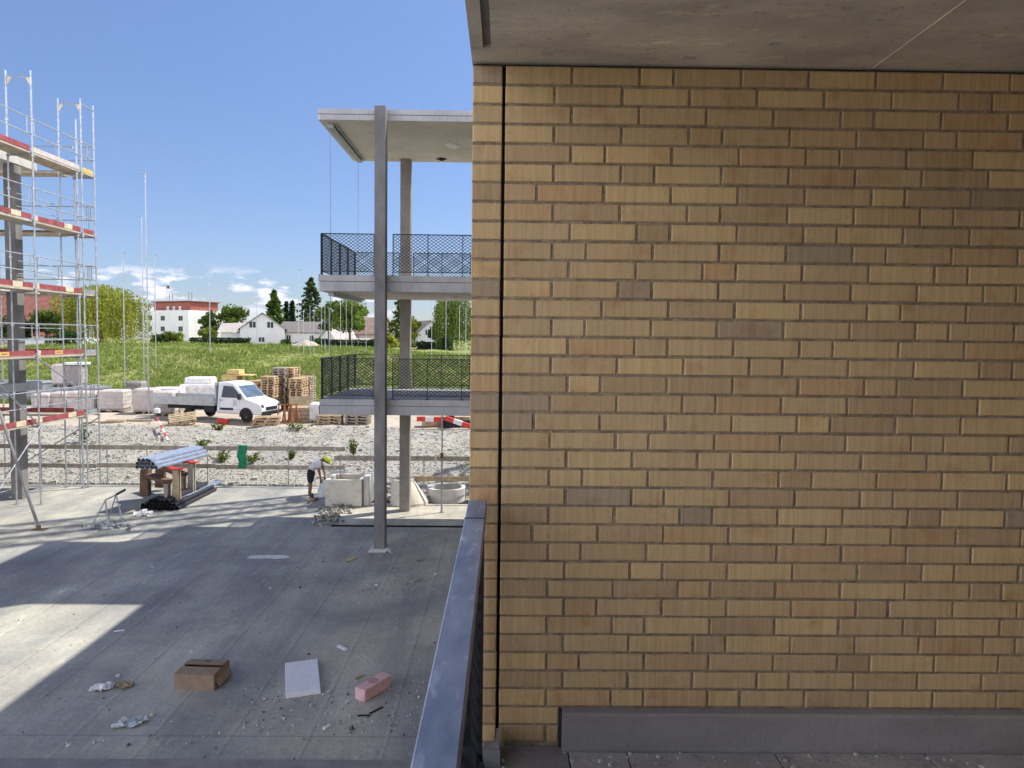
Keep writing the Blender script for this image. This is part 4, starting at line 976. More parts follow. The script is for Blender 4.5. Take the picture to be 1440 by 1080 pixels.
b = MB(); b.add([(1.98+.012, -.86, 1.385+.01), (1.98+.012, .86, 1.385+.01), (1.36+.012, .76, 2.02+.01), (1.36+.012, -.76, 2.02+.01), (1.96, -.86, 1.36), (1.96, .86, 1.36), (1.34, .76, 2.0), (1.34, -.76, 2.0)],
               [(0, 1, 2, 3), (0, 4, 5, 1), (1, 5, 6, 2), (2, 6, 7, 3), (3, 7, 4, 0)]); b.build('windscreen', 'glass_shield', cb)
b = MB(); b.box(2.96, 3.04, -.9, .9, .40, .62); b.build('bumper', 'truck_black', cb, bevel=.02)
b = MB(); b.box(2.93, 3.03, -.55, .55, .68, .86); b.build('grille', 'truck_black', cb, bevel=.01)
b = MB(); b.box(-.02, .06, -.96, .96, .95, 2.2); b.build('headboard', 'truck_grey', tr)
b = MB(); b.box(-4.25, .0, -1.02, 1.02, .86, .93); b.build('bed_floor', 'truck_grey', tr)
for s in (-1, 1):
    b = MB(); b.box(-4.25, -.03, s*1.02-.02, s*1.02+.02, .935, 1.33)
    for k in range(3): b.box(-4.25, -.03, s*1.045-.006, s*1.045+.006, .98+k*.12, 1.05+k*.12)
    b.build('drop_side', 'truck_grey', tr)
b = MB(); b.box(-4.29, -4.25, -1.02, 1.02, .88, 1.33); b.build('tailgate', 'truck_grey', tr)
for s in (-1, 1):
    b = MB(); b.box(-3.6, 1.2, s*.42-.05, s*.42+.05, .58, .84); b.build('chassis_rail', 'truck_black', tr)
b = MB(); b.box(-.75, -.10, -.96, -.5, .50, .80); b.build('side_locker', 'truck_black', tr)
def wheel(x, y):
    s = -1 if y < 0 else 1; w = thing('wheel', None, None, (0, 0, 0), local=True); w.parent = tr
    b = MB(); n = 24; pr = [(.19, -.1), (.33, -.1), (.345, -.07), (.345, .07), (.33, .1), (.19, .1)]; vs = [(x+r*math.cos(2*math.pi*i/n), y+q, .345+r*math.sin(2*math.pi*i/n)) for i in range(n) for r, q in pr]; k = 6
    b.add(vs, [(i*k+j, ((i+1) % n)*k+j, ((i+1) % n)*k+(j+1) % k, i*k+(j+1) % k) for i in range(n) for j in range(k)]); b.build('tyre', 'tyre', w)
    b = MB(); b.tube((x, y+s*.07, .345), (x, y-s*.02, .345), .19, 16); b.tube((x, y+s*.085, .345), (x, y+s*.07, .345), .07, 10, 1); b.build('rim', ['truck_black', 'truck_grey'], w)
for x in (-1.75, 2.02):
    for y in (-.91, .91): wheel(x, y)
for s in (-1, 1):
    b = MB(); n = 14; b.extrude([(2.02+.43*math.cos(math.pi*i/n), s*.992, .40+.43*math.sin(math.pi*i/n)) for i in range(n+1)]+[(1.59, s*.992, .30), (2.45, s*.992, .30)][::1], (0, s*.006, 0)); b.build('wheel_arch', 'truck_black', tr)
q0 = P(318, 598, 36.9); tr.location = (q0.x, 36.9, ground(q0.x, 36.9)+.02); tr.rotation_euler = (0, 0, rad(-15)); tr.scale = (.89, .89, .89)

# ================================================================== YARD: PALLETS, PACKS AND LOOSE MATERIAL
def gz(x, y): return ground(x, y)
pal = MB()
for i in range(5): pal.box(-.6, .6, -.4+i*.175, -.4+i*.175+.10, .122, .144)
for x in (-.53, 0, .53): pal.box(x-.07, x+.07, -.4, .4, .10, .121)
for x in (-.53, 0, .53):
    for y in (-.35, 0, .35): pal.box(x-.07, x+.07, y-.05, y+.05, .023, .099)
for y in (-.35, 0, .35): pal.box(-.6, .6, y-.05, y+.05, 0, .022)
PAL = {}
for m in ('wood_pallet', 'wood_grey', 'wood_board'):
    PAL[m] = pal.build('wooden_pallet', m); COL.objects.unlink(PAL[m])
def pallet(x, y, z, rz, m, label, group=None, tilt=None):
    o = PAL[m].copy(); COL.objects.link(o); o.name = 'wooden_pallet'; o.location = (x, y, z); o.rotation_euler = tilt+(rz,) if tilt else (0, 0, rz)
    return tag(o, label, 'pallet', group)
STK = [(351, 536, 41.5, 'wood_grey', 'second lowest pallet stack, right behind the truck cab'), (368, 533, 42.2, 'wood_pallet', 'low brown pallet stack behind the truck windscreen'),
       (381, 527, 41.6, 'wood_pallet', 'brown pallet stack left of the two tallest stacks'), (396, 516, 42.6, 'wood_grey', 'tall grey pallet stack, left of the tallest one'),
       (409, 513, 43.0, 'wood_pallet', 'tallest pallet stack behind the truck nose'), (420, 528, 42.0, 'wood_pallet', 'brownish pallet stack right of the tallest one'), (431, 527, 43.6, 'wood_board', 'lightest pallet stack at the right end of the stacks')]
for px, ytop, Y, m, lab in STK:
    p = P(px, 560, Y); z0 = gz(p.x, Y); n = int((P(px, ytop, Y).z-z0)/.147)
    for k in range(n):
        pallet(p.x+rnd.uniform(-.03, .03), Y+rnd.uniform(-.03, .03), z0+k*.146, math.pi/2+rnd.uniform(-.05, .05), m if rnd.random() < .8 else 'wood_grey',
               'pallet of the '+lab, 'pallets stacked behind the truck')
# loose pallets at the edge of the bank
p = P(254, 596, 34.3); z = gz(p.x, 34.3)
for k in range(2): pallet(p.x+.05*k, 34.4, z+.10+.15*k, rad(24)+.05*k, 'wood_board' if k else 'wood_pallet', ('lower' if k == 0 else 'upper')+' tilted pallet at the bank edge below the truck bed', 'tilted pallets at the bank edge', (rad(22), rad(-6)))
p = P(372, 600, 34.6); z = gz(p.x, 34.6)
for k in range(3): pallet(p.x+.06*k, 34.7, z+.02+.146*k, rad(8)+.1*k, 'wood_pallet', ('bottom', 'middle', 'top')[k]+' pallet of the low pile in front of the truck nose', 'low pallet pile before the truck')
for px, mm, lab in ((464, 'wood_board', 'pale'), (503, 'wood_grey', 'dark')):
    p = P(px, 600, 35.5); z = gz(p.x, 35.5)
    for k in range(5 if mm == 'wood_grey' else 3): pallet(p.x, 35.6, z+.146*k, rad(3)*(k % 2), mm, '%s pallet piled in the yard under the lower balcony, left of the front column' % lab, lab+' pallets under the lower balcony')
p = P(625, 598, 34.9); z = gz(p.x, 34.9)
b = MB(); b.box(p.x-1.1, p.x+1.2, 34.8, 35.6, z, z+.42); b.box(p.x-1.15, p.x+1.25, 34.77, 35.63, z+.44, z+.5)
tag(b.build('timber_crate', 'wood_pallet'), 'low wooden crate seen under the balcony right of the rear column', 'crate')
pallet(P(190, 540, 47).x, 47, gz(P(190, 540, 47).x, 47)+.0, .2, 'wood_grey', 'dark grey pallet lying in the grass behind the wrapped packs, lower one', 'pallets in the grass')
pallet(P(190, 540, 47).x, 47, gz(P(190, 540, 47).x, 47)+.9, .3, 'wood_grey', 'dark grey pallet on top of the block heap in the grass', 'pallets in the grass')

def pack(px0, px1, ytop, Y, m, label, dep=1.0, layers=5, name='brick_pack', cat='pack', rz=.12, zb=None, group=None, base=True):
    a, c_ = P(px0, 560, Y), P(px1, 560, Y); w = c_.x-a.x; x = (a.x+c_.x)/2; z0 = gz(x, Y) if zb is None else zb; h = P((px0+px1)/2, ytop, Y).z-z0
    t = thing(name, label, cat, (x, Y, z0), group, local=True, rz=rz)
    hb = .14 if base else 0; b = MB(); nx, nz = 10, layers*3; W, Dp = w/2*.92, dep/2; vs = []; ring = []
    for j in range(nz+1):                               # bulging shrink-wrapped layers
        u = j/nz; zz = hb+(h-hb)*u; bl = .012*abs(math.sin(u*layers*math.pi))+(.03 if 0 < j < nz else -.02)
        loop = []
        for (sx, sy, ex, ey) in ((-1, -1, 1, -1), (1, -1, 1, 1), (1, 1, -1, 1), (-1, 1, -1, -1)):
            for i in range(nx):
                q = i/nx; X, Yy = sx+(ex-sx)*q, sy+(ey-sy)*q
                k = .93+.07*min(1, 6*min(q, 1-q)) if i else .96
                nn = .028*noise.noise(V((X*3+x, Yy*3+Y, zz*4)))
                loop.append((X*(W*k-.01+bl+nn), Yy*(Dp*k-.01+bl+nn), zz+.012*noise.noise(V((X*4, Yy*4, j)))))
        vs += loop
    n = 4*nx; b.add(vs, [(j*n+i, j*n+(i+1) % n, (j+1)*n+(i+1) % n, (j+1)*n+i) for j in range(nz) for i in range(n)]+[tuple(range(nz*n, nz*n+n))])
    b.build('wrapped_blocks', m, t, smooth=False)
    if base:
        b = MB(); b.box(-W, W, -Dp, Dp, .10, .135)
        for s in (-.9, 0, .9): b.box(W*s-.06 if s else -.06, W*s+.06 if s else .06, -Dp, Dp, 0, .10)
        b.build('pallet', 'wood_grey', t)
    return t
pack(143, 180, 548, 40.4, 'wrap_pink', 'pinkish wrapped pack of blocks standing alone left of the tallest story pole', 1.2)
pack(192, 222, 546, 39.8, 'wrap_pink', 'pinkish wrapped pack of blocks next to the tallest story pole', 1.2)
pack(221, 247, 550, 38.6, 'wrap_pink', 'pinkish wrapped pack half behind the rear of the truck bed', 1.0)
pack(52, 76, 553, 40.3, 'wrap_pink', 'pinkish wrapped pack behind the scaffold, leftmost of its row', 1.2)
pack(77, 100, 551, 40.6, 'wrap_pink', 'pinkish wrapped pack behind the scaffold, between its two neighbours', 1.2)
pack(101, 139, 550, 40.2, 'wrap_pink', 'wide pinkish wrapped pack behind the scaffold corner', 1.2)
zz = gz(P(97, 540, 44).x, 44)
b = MB(); px0, px1 = P(70, 540, 44).x, P(141, 540, 44).x; b.box(px0, px1, 43.5, 45, zz, zz+.98)
for s in range(7): b.box(px0+.1+s*.45, px0+.14+s*.45, 43.46, 43.5, zz, zz+1.0)
b.box(px0-.1, px1+.1, 43.4, 45.1, zz+1.0, zz+1.1)
tag(b.build('material_rack', 'galv_dull'), 'low grey rack of boards behind the scaffold carrying two packs', 'rack')
pack(79, 97, 512, 44.2, 'wrap_pink', 'pale wrapped pack on the grey rack, left one', 1.0, zb=zz+1.1)
pack(98, 119, 514, 44.3, 'block_grey', 'dark pack of grey blocks under a white cover on the rack', 1.0, zb=zz+1.1)
b = MB(); q = P(108, 510, 44.3); b.box(q.x-.52, q.x+.56, 43.75, 44.85, q.z-.13, q.z+.03); tag(b.build('cover_sheet', 'wrap_white', bevel=.03), 'white cover sheet on the dark pack of grey blocks', 'cover')
p = P(35, 540, 46); z = gz(p.x, 46); b = MB(); b.box(p.x-2, p.x+1.7, 45, 47, z, z+1.05); b.box(p.x-2.05, p.x+1.75, 44.95, 47.05, z+1.06, z+1.16)
tag(b.build('steel_container', 'galv_dull', bevel=.02), 'low grey steel bin behind the concrete frame column', 'bin')
pack(216, 262, 545, 41.5, 'wrap_white', 'low white wrapped insulation pack behind the truck bed, left end', 1.6, 2, 'insulation_pack')
pack(232, 258, 549, 40.2, 'wrap_pink', 'small wrapped pack standing at the truck bed in front of the white packs', 1.0, 3)
pack(257, 312, 540, 42.6, 'wrap_white', 'long white wrapped insulation pack behind the truck bed', 1.8, 3, 'insulation_pack')
q = P(283, 541, 42.6); pack(264, 302, 530, 43.0, 'wrap_white', 'white wrapped pack lying on the long insulation pack', 1.2, 2, 'insulation_pack', zb=q.z, base=False)
b = MB(); b.box(q.x-.75, q.x-.05, 41.66, 41.72, q.z-.62, q.z-.1); tag(b.build('yellow_panel', 'insul_yellow'), 'yellow board end showing between the white insulation packs', 'board')
pack(318, 352, 542, 42.8, 'wrap_white', 'white wrapped stack behind the truck cab', 1.2, 3, 'insulation_pack')
q = P(335, 542, 42.8); b = MB(); b.box(q.x-.7, q.x+.75, 42.3, 43.4, q.z+.02, q.z+.30); b.box(q.x-.8, q.x+.1, 42.28, 43.42, q.z+.32, q.z+.58); b.box(q.x-.72, q.x+.9, 42.26, 43.42, q.z+.60, q.z+.66)
b.box(q.x-.5, q.x+.2, 42.4, 43.3, q.z+.68, q.z+.95)
tag(b.build('timber_stack', 'insul_yellow'), 'yellow timber boards stacked on the white pack above the truck cab', 'timber')
p = P(215, 552, 45.2); z = gz(p.x, 45.2); b = MB()
for k in range(4): b.bar((p.x-.9+.05*k, 45.1+.16*k, z+.75+.05*k), (p.x+1.1, 45.2+.1*k, z+.72+.07*k), .14, .05)
b.box(p.x-.6, p.x-.5, 45, 45.7, z-.1, z+.74); b.box(p.x+.7, p.x+.8, 45, 45.7, z-.1, z+.74)
tag(b.build('plank_stack', 'wood_grey'), 'grey planks stacked on bearers behind the tallest story pole', 'planks')
pack(183, 203, 536, 46.6, 'block_grey', 'dark heap of grey blocks in the grass behind the wrapped packs', 1.0, 3, 'block_pack')
p = P(162, 548, 44.6); z = gz(p.x, 44.6); b = MB()
for k in range(5): b.box(p.x-1.0+.05*k, p.x+1.0-.08*k, 44.2, 45.4, z+.16*k, z+.16*k+.11)
for s in (-.8, 0, .8): b.box(p.x+s-.05, p.x+s+.05, 44.25, 45.3, z-.15, z+.78)
tag(b.build('board_stack', 'wood_grey'), 'stack of weathered boards behind the lone wrapped pack', 'boards')
# leaning plywood sheet, rusty frames, wrapped pack by the balcony
p = P(423, 588, 39.5); z = gz(p.x, 39.5); b = MB(); b.frame(V((p.x, 39.5, z+.52)), V((.55, .06, .04)), V((-.02, .12, .50)), V((0, -.015, .004))); tag(b.build('plywood_sheet', 'wood_board'), 'pale plywood sheet leaning beside the lightest pallet stack', 'plywood')
p = P(425, 596, 36.6); z = gz(p.x, 36.6); b = MB()
for k in range(4): b.box(p.x-.62, p.x+.7-.04*k, 36.2, 37.3, z+.19*k, z+.19*k+.17)
tag(b.build('panel_stack', 'wood_board'), 'pale panels stacked flat right of the rusty frames', 'panels')
p = P(404, 597, 35.6); z = gz(p.x, 35.6)
for k in range(3):
    t = thing('steel_trestle', ('left', 'middle', 'right')[k]+' upright rusty steel trestle frame in front of the pallet stacks', 'frame', (p.x-.28+.27*k, 35.6+.12*k, z), 'rusty frames by the truck nose', local=True, rz=.3+.2*k)
    for s in (-1, 1):
        b = MB(); b.bar((s*.22, -.25, 0), (s*.12, 0, .95), .05, .05); b.build('leg', 'rust', t)
        b = MB(); b.bar((s*.22, .25, 0), (s*.12, 0.02, .95), .05, .05); b.build('leg', 'rust', t)
    b = MB(); b.bar((-.22, 0, .94), (.22, 0, .94), .07, .07); b.build('top_bar', 'rust', t)
pack(437, 450, 566, 36.4, 'wrap_white', 'narrow bluish white wrapped pack at the left edge of the lower balcony', .8, 4, 'wrapped_pack')
p = P(404, 572, 38.8); b = MB(); z = gz(p.x, 38.8)
# red crate and red white barriers
p = P(314, 600, 35.4); z = gz(p.x, 35.4); b = MB(); b.box(p.x-.22, p.x+.24, 35.2, 35.5, z+.02, z+.20); b.box(p.x-.25, p.x+.27, 35.18, 35.52, z+.20, z+.25)
tag(b.build('red_crate', 'safety_red', bevel=.01), 'small red crate on the ground beside the truck', 'crate')
def striped(label, p, q, w, n=5, name='barrier_plank', h=None):
    b = MB(); p, q = V(p), V(q)
    for i in range(n): b.bar(p+(q-p)*(i/n), p+(q-p)*((i+1)/n), w, h or w, i % 2)
    return tag(b.build(name, ['safety_red', 'safety_white']), label, 'barrier')
striped('red and white striped pole leaning down the gravel bank below the tilted pallets', P(221, 588, 33.4), P(240, 627, 29.6), .075, 7, 'striped_pole')
b = MB(); c_ = P(221, 581, 33.4); b.lathe([(0, c_.z), (.14, c_.z+.02), (.14, c_.z+.2), (0, c_.z+.26)], (c_.x, c_.y, 0), 12); tag(b.build('warning_lamp', 'safety_white'), 'pale warning lamp at the top of the striped pole on the bank', 'lamp')
a_ = P(586, 588, 34.2); striped('red and white barrier plank on the crate, right of the rear column', P(586, 589, 34.2), P(622, 590, 34.3), .16, 3, h=.22)
striped('red and white barrier plank tilted against the bank edge beside the brick wall', P(627, 588, 34.2), P(662, 600, 33.8), .16, 3, h=.22)
b = MB(); p = P(636, 590, 34.6); z = gz(p.x, 34.6); b.box(p.x-.5, p.x+1.4, 34.5, 35.4, z, z+.35); b.box(p.x-.3, p.x+.1, 34.4, 34.48, z+.05, z+.7); tag(b.build('rubber_block', 'truck_black'), 'black rubber barrier base under the striped planks', 'base')
# timber kerb boards lying along the yard edge
for i, (xa, xb) in enumerate(((118, 176), (150, 215))):
    p, q = P(xa, 588, 34.9+.8*i), P(xb, 586, 35.1+.9*i); p.z = gz(p.x, p.y)+.06; q.z = gz(q.x, q.y)+.06
    b = MB(); b.bar(p, q, .22, .09); tag(b.build('loose_plank', 'wood_board'), ('near', 'far')[i]+' plank lying at the yard edge in front of the wrapped packs', 'plank')

# stones of the bank and weeds growing in it
b = MB(); sr = random.Random(9)
def stn(b, c, s, col):
    r = sr.uniform; a = r(0, 6.28); ca, sa = math.cos(a), math.sin(a)
    pts = []
    for k in (-1, 1):
        for j in (-1, 1):
            for i in (-1, 1):
                x, y, z = i*s*r(.5, 1.1), j*s*r(.5, 1.0), k*s*r(.35, .8); pts.append((c[0]+x*ca-y*sa, c[1]+x*sa+y*ca, c[2]+z))
    b.add(pts, [(0, 2, 3, 1), (4, 5, 7, 6), (0, 1, 5, 4), (2, 6, 7, 3), (0, 4, 6, 2), (1, 3, 7, 5)], 0, col)
for i in range(21000):
    y = 22.6+12.2*(sr.random()**1.1); x = sr.uniform(-.80*y, -.5)
    if y < toe(x)-.2: continue
    if y < 24.6 and -6 > x: continue
    s = .019+.034*sr.random()**3+(.11*sr.random() if sr.random() < .010 else 0); k = sr.uniform(.82, 1.14)
    if y > 34 and sr.random() < .6: continue
    stn(b, (x, y, gz(x, y)+s*.08), s, (k, k*sr.uniform(.97, 1), k*sr.uniform(.9, .97)))
tag(b.build('gravel', 'stone', color=True), 'loose crushed stone covering the bank', 'gravel', kind='stuff')
def leaves(b, pts, size, base, jit=.25, up=0):
    for p in pts:
        s = size*rnd.uniform(.6, 1.3); a = V((rnd.gauss(0, 1), rnd.gauss(0, 1), rnd.gauss(0, 1)+up)).normalized(); u = a.orthogonal().normalized(); w = a.cross(u); th = rnd.uniform(0, 6.28)
        u, w = u*math.cos(th)+w*math.sin(th), w*math.cos(th)-u*math.sin(th); k = 1+rnd.uniform(-jit, jit)
        b.add([p-u*s-w*s*.5, p+u*s*.1-w*s*.75, p+u*s+w*s*.2, p+u*s*.0+w*s*.7], [(0, 1, 2, 3)], 0, tuple(c*k for c in base))
for px, py, h, w, lab in ((497, 641, .75, .28, 'tall leafy weed above the concrete shaft box'), (311, 650, .5, .55, 'bushy weed left of the green cloth'), (353, 652, .45, .45, 'weed right of the green cloth'), (118, 622, .75, .5, 'large weed on the bank behind the scaffold corner'),
                      (283, 632, .4, .45, 'weed at the far end of the shiny pipes'), (306, 605, .3, .5, 'low weed at the top of the bank below the truck'), (420, 606, .45, .9, 'grassy weed below the plywood and panels'), (410, 645, .3, .2, 'tiny weed on the bank left of the worker')):
    Y = 26; 
    for _ in range(12):
        q = P(px, py, Y); dz = q.z-gz(q.x, Y); Y += dz*2.2
        Y = min(max(Y, toe(q.x)+.2), 34)
    q = P(px, py, Y); z0 = gz(q.x, Y); t = thing('weed', lab, 'plant', (q.x, Y, z0), 'weeds on the gravel bank'); b = MB(); st = MB(); pts = []
    for i in range(9):
        a = rnd.uniform(0, 6.28); e = V((q.x+math.cos(a)*w*rnd.uniform(.2, 1), Y+math.sin(a)*w*.6*rnd.uniform(.2, 1), z0+h*rnd.uniform(.55, 1.05))); s0 = V((q.x, Y, z0-.03)); st.tube(s0, e, .006, 4, r2=.003)
        pts += [s0.lerp(e, rnd.uniform(.25, 1))+V((rnd.gauss(0, .05), rnd.gauss(0, .05), rnd.gauss(0, .03))) for _ in range(18)]
    leaves(b, pts, .055, (1.35, 1.25, 1.0)); b.build('foliage', 'leaf', t, color=True); st.build('stems', 'leaf', t, color=True)
# ================================================================== STORY POLES IN THE YARD AND MEADOW
def story_pole(px, ytop, Y, label, r=.03, arm=.5, s=1, group=None):
    p = P(px, 480, Y); z0 = gz(p.x, Y)-.1; zt = P(px, ytop, Y).z
    t = thing('story_pole', label, 'pole', (p.x, Y, z0), group)
    b = MB(); b.tube((p.x, Y, z0), (p.x, Y, zt), r, 6, r2=r*.8); b.build('pole', 'galv', t)
    b = MB(); b.bar((p.x, Y, zt), (p.x+s*arm, Y-.05, zt-.02), r*1.6, r*1.6); b.bar((p.x, Y, zt), (p.x, Y+arm*.7, zt), r*1.4, r*1.4); b.build('corner_arm', 'galv_dull', t)
gp = 'story poles marking the planned building'
story_pole(208, 243, 34.6, 'tallest thin metal story pole with a small arm at its top, left of the truck', .032, .28, -1, gp)
story_pole(202, 304, 52, 'second tallest story pole, just left of the tallest one', .035, .28, -1, gp)
story_pole(175, 356, 46, 'story pole rising from behind the lone wrapped pack past the willow', .035, .30, 1, gp)
story_pole(219, 359, 58, 'story pole right of the tallest one, in front of the white block', .035, .3, 1, gp)
story_pole(295.5, 375, 66, 'lone story pole at the right end of the white apartment block', .04, .22, 1, gp)
story_pole(361, 392, 75, 'faint story pole in front of the white gabled house', .03, .2, 1, gp)
story_pole(420, 380, 70, 'story pole left of the tall pointed spruce', .04, .3, 1, gp)
for px, yt in ((427, 436), (436, 430), (441.5, 440), (452, 405), (457, 425), (463, 434), (479, 420), (487, 418), (495, 424), (515, 446)):
    story_pole(px, yt, 66+(px % 7), 'thin story pole in the close row between the spruce and the front column', .024, .2, 1, 'close row of story poles left of the front column')
for px, yt in ((607, 421), (627, 424), (646, 430), (655, 434)):
    story_pole(px, yt, 64+(px % 5), 'thin story pole seen between the balconies right of the rear column', .028, .2, 1, 'story poles seen between the balconies')

# ================================================================== VILLAGE
def wall_window(b, p, u, w, h, out, mi=0, d=.05):
    b.frame(V(p)+out*d*.5, u*(w/2), out*(d*.5), V((0, 0, h/2)), mi)
# white apartment block with a red attic storey
C0 = P(265.5, 480, 158); z0 = 2.7; zt = P(265, 436, 158).z
uf = V((-.88, .475, 0)); ur = V((.475, .88, 0)); Lf, Lr = 11.4, 13.0
C0 = V((C0.x, C0.y, 0)); Lf = (P(203, 480, 163.5)-P(265.5, 480, 158)).length
t = thing('apartment_block', 'white flat-roofed apartment block with a red attic storey, far behind the meadow', 'building', (C0.x, C0.y, z0))
b = MB(); b.frame(C0+uf*Lf/2+ur*Lr/2+V((0, 0, (z0+zt)/2)), uf*Lf/2, ur*Lr/2, V((0, 0, (zt-z0)/2))); b.build('wall', 'plaster_white', t)
b = MB(); b.frame(C0+uf*(Lf*.50)+ur*(Lr*.36)+V((0, 0, zt+.95)), uf*Lf*.46, ur*Lr*.28, V((0, 0, .95))); at = b.build('attic_wall', 'red_panel', t)
b = MB(); b.frame(C0+uf*(Lf*.50)+ur*(Lr*.36)+V((0, 0, zt+2.0)), uf*Lf*.49, ur*Lr*.31, V((0, 0, .1))); b.build('attic_roof', 'roof_red', t)
for k in range(3):
    b = MB(); wall_window(b, C0+uf*(Lf*(.30+.15*k))+ur*(Lr*.08)+V((0, 0, zt+.25)), uf, .8, 1.3, -ur, 0, .06); b.build('window', 'frame_white', at)
b = MB(); b.frame(C0+uf*Lf*.5+ur*.1+V((0, 0, zt+.45)), uf*Lf*.5, ur*.02, V((0, 0, .03)))
for i in range(12): b.frame(C0+uf*Lf*(i/11)+ur*.1+V((0, 0, zt+.22)), uf*.03, ur*.02, V((0, 0, .22)))
b.build('roof_railing', 'roof_red', t)
for px, py in ((254, 447.5), (229, 447.5), (254, 462.5), (229, 462.5), (211, 446.5), (211, 462)):
    d = P(px, py, 158)-V((0, 0, CAMZ)); k = (C0-V((0, 0, CAMZ))).dot(ur)/d.dot(ur) if abs(d.dot(ur)) > 1e-6 else 1
    q = V((0, 0, CAMZ))+d*k
    for s in (-1, 1):
        b = MB(); wall_window(b, q+uf*s*.36, uf, .58, 1.05, -ur, 0, .06); b.build('window', 'window_dark', t)
for k, (px, hh) in enumerate(((235, 3.2), (238.5, 1.5), (243, 1.4), (266, 2.0), (270, 1.8), (218, 1.0))):
    q = P(px, 440, 165); b = MB(); b.tube((q.x, 165, zt+2.3), (q.x, 165, zt+2.5+hh), .12 if k else .05, 6); b.build('chimney_pipe' if k else 'flag_pole', 'galv_dull', t)
    if k == 0:
        b = MB(); b.frame((q.x+.5, 165, zt+2.3+hh-.1), V((.48, 0, -.05)), V((0, .02, 0)), V((0, 0, .36))); b.frame((q.x+.82, 164.96, zt+2.3+hh-.14), V((.15, 0, -.015)), V((0, .02, 0)), V((0, 0, .33)), 1); b.build('flag', ['wood_dark', 'safety_white'], t)

def house(label, cx, Y, w, d, zb, he, hr, rz, wallm, roofm, wins=(), ov=.45, name='gabled_house', ridge_x=False):
    """gable end (width w) faces local -y unless ridge_x"""
    t = thing(name, label, 'house', (cx, Y, zb), local=True, rz=rz)
    b = MB()
    if ridge_x: b.extrude([(-w/2, -d/2, 0), (-w/2, d/2, 0), (-w/2, d/2, he), (-w/2, 0, he+hr), (-w/2, -d/2, he)], (w, 0, 0))
    else: b.extrude([(-w/2, -d/2, 0), (w/2, -d/2, 0), (w/2, -d/2, he), (0, -d/2, he+hr), (-w/2, -d/2, he)], (0, d, 0))
    b.build('wall', wallm, t)
    b = MB(); th = .16
    if ridge_x:
        sl = hr/(d/2)
        for s in (-1, 1): b.extrude([(-w/2-ov, s*(d/2+ov), he-sl*ov+.04), (-w/2-ov, 0, he+hr+.04), (-w/2-ov, 0, he+hr+th+.06), (-w/2-ov, s*(d/2+ov), he-sl*ov+th)], (w+2*ov, 0, 0))
    else:
        sl = hr/(w/2)
        for s in (-1, 1): b.extrude([(s*(w/2+ov), -d/2-ov, he-sl*ov+.04), (0, -d/2-ov, he+hr+.04), (0, -d/2-ov, he+hr+th+.06), (s*(w/2+ov), -d/2-ov, he-sl*ov+th)], (0, d+2*ov, 0))
    b.build('roof', roofm, t)
    for (x, z, ww, wh) in wins:
        b = MB(); b.box(x-ww/2-.1, x+ww/2+.1, -d/2-.06, -d/2-.005, z-wh/2-.1, z+wh/2+.1); fr_ = b.build('window_frame', 'frame_white', t)
        b = MB(); b.box(x-ww/2, x-.05, -d/2-.075, -d/2-.061, z-wh/2, z+wh/2); b.box(x+.05, x+ww/2, -d/2-.075, -d/2-.061, z-wh/2, z+wh/2); b.build('pane', 'window_dark', fr_)
    return t
q = P(371, 488, 150); Yh = 150
ht = house('white gabled house with a grey roof, in the middle of the village row', q.x, Yh, 8.6, 9.5, 2.85, 3.5, 3.1, rad(16), 'plaster_blue', 'roof_grey', ((-1.9, 4.3, 1.2, 1.2), (1.5, 4.3, 1.2, 1.2), (-.2, 1.3, 1.1, .9)))
b = MB(); b.box(-8.2, -4.3, -2.0, 3.0, 0, 2.6); b.build('annex_wall', 'plaster_blue', ht)
b = MB(); b.extrude([(-8.9, -2.4, 2.6), (-3.2, -2.4, 2.75), (-3.2, .6, 4.6), (-8.3, .6, 4.4)], (0, .15, .18)); b.extrude([(-8.6, 3.2, 2.6), (-3.2, 3.2, 2.75), (-3.2, .7, 4.6), (-8.3, .7, 4.4)], (0, .15, .18)); b.build('annex_roof', 'roof_light', ht)
q = P(434, 480, 152); house('low pale house with a long grey roof under the tall spruce', q.x, 152, 10.2, 8, 2.9, 2.9, 2.0, rad(-8), 'plaster_blue', 'roof_grey', ((-2.6, 1.4, .9, 1.6), (2.4, 1.6, .9, 1.2)), ridge_x=True)
q = P(476, 482, 140); house('small bright white house half behind the bright green tree', q.x, 140, 4.2, 6, 2.9, 1.6, 2.0, rad(-30), 'plaster_white', 'roof_light', ((0, 1.2, .8, .9),))
q = P(505, 480, 132); house('low white shed below the bright green tree', q.x, 132, 4.6, 4, 2.9, 1.0, .6, 0, 'plaster_white', 'roof_light', (), ridge_x=True)
q = P(521, 480, 146); house('brown roofed house just left of the front column', q.x, 146, 7, 8, 2.9, 2.8, 3.0, rad(-20), 'plaster_beige', 'roof_brown', ((-1, 1.4, .9, 1),), ridge_x=True)
q = P(553, 480, 150); house('dark roofed house seen between the two columns', q.x, 150, 6, 8, 2.9, 2.6, 2.6, rad(25), 'plaster_beige', 'wood_dark')
q = P(598, 480, 128); house('pale blue gabled house beside the weeping birch', q.x, 128, 5, 8, 3.0, 2.6, 2.2, rad(20), 'plaster_blue', 'roof_grey', ((-.6, 2.9, .7, .9),))
q = P(30, 480, 118); house('large house with a red tiled roof behind the scaffold', q.x, 118, 19, 14, 2.9, 2.2, 6.2, rad(12), 'plaster_beige', 'roof_red', ((-2, 1.2, 1.1, 1.2), (3, 1.2, 1.1, 1.2)), ridge_x=True)
q = P(75, 480, 112); house('lower red roofed wing left of the willow', q.x, 112, 9, 9, 2.9, 2.0, 3.8, rad(12), 'plaster_white', 'roof_red', ((1, 1.1, 1.0, 1.1),), ridge_x=True)
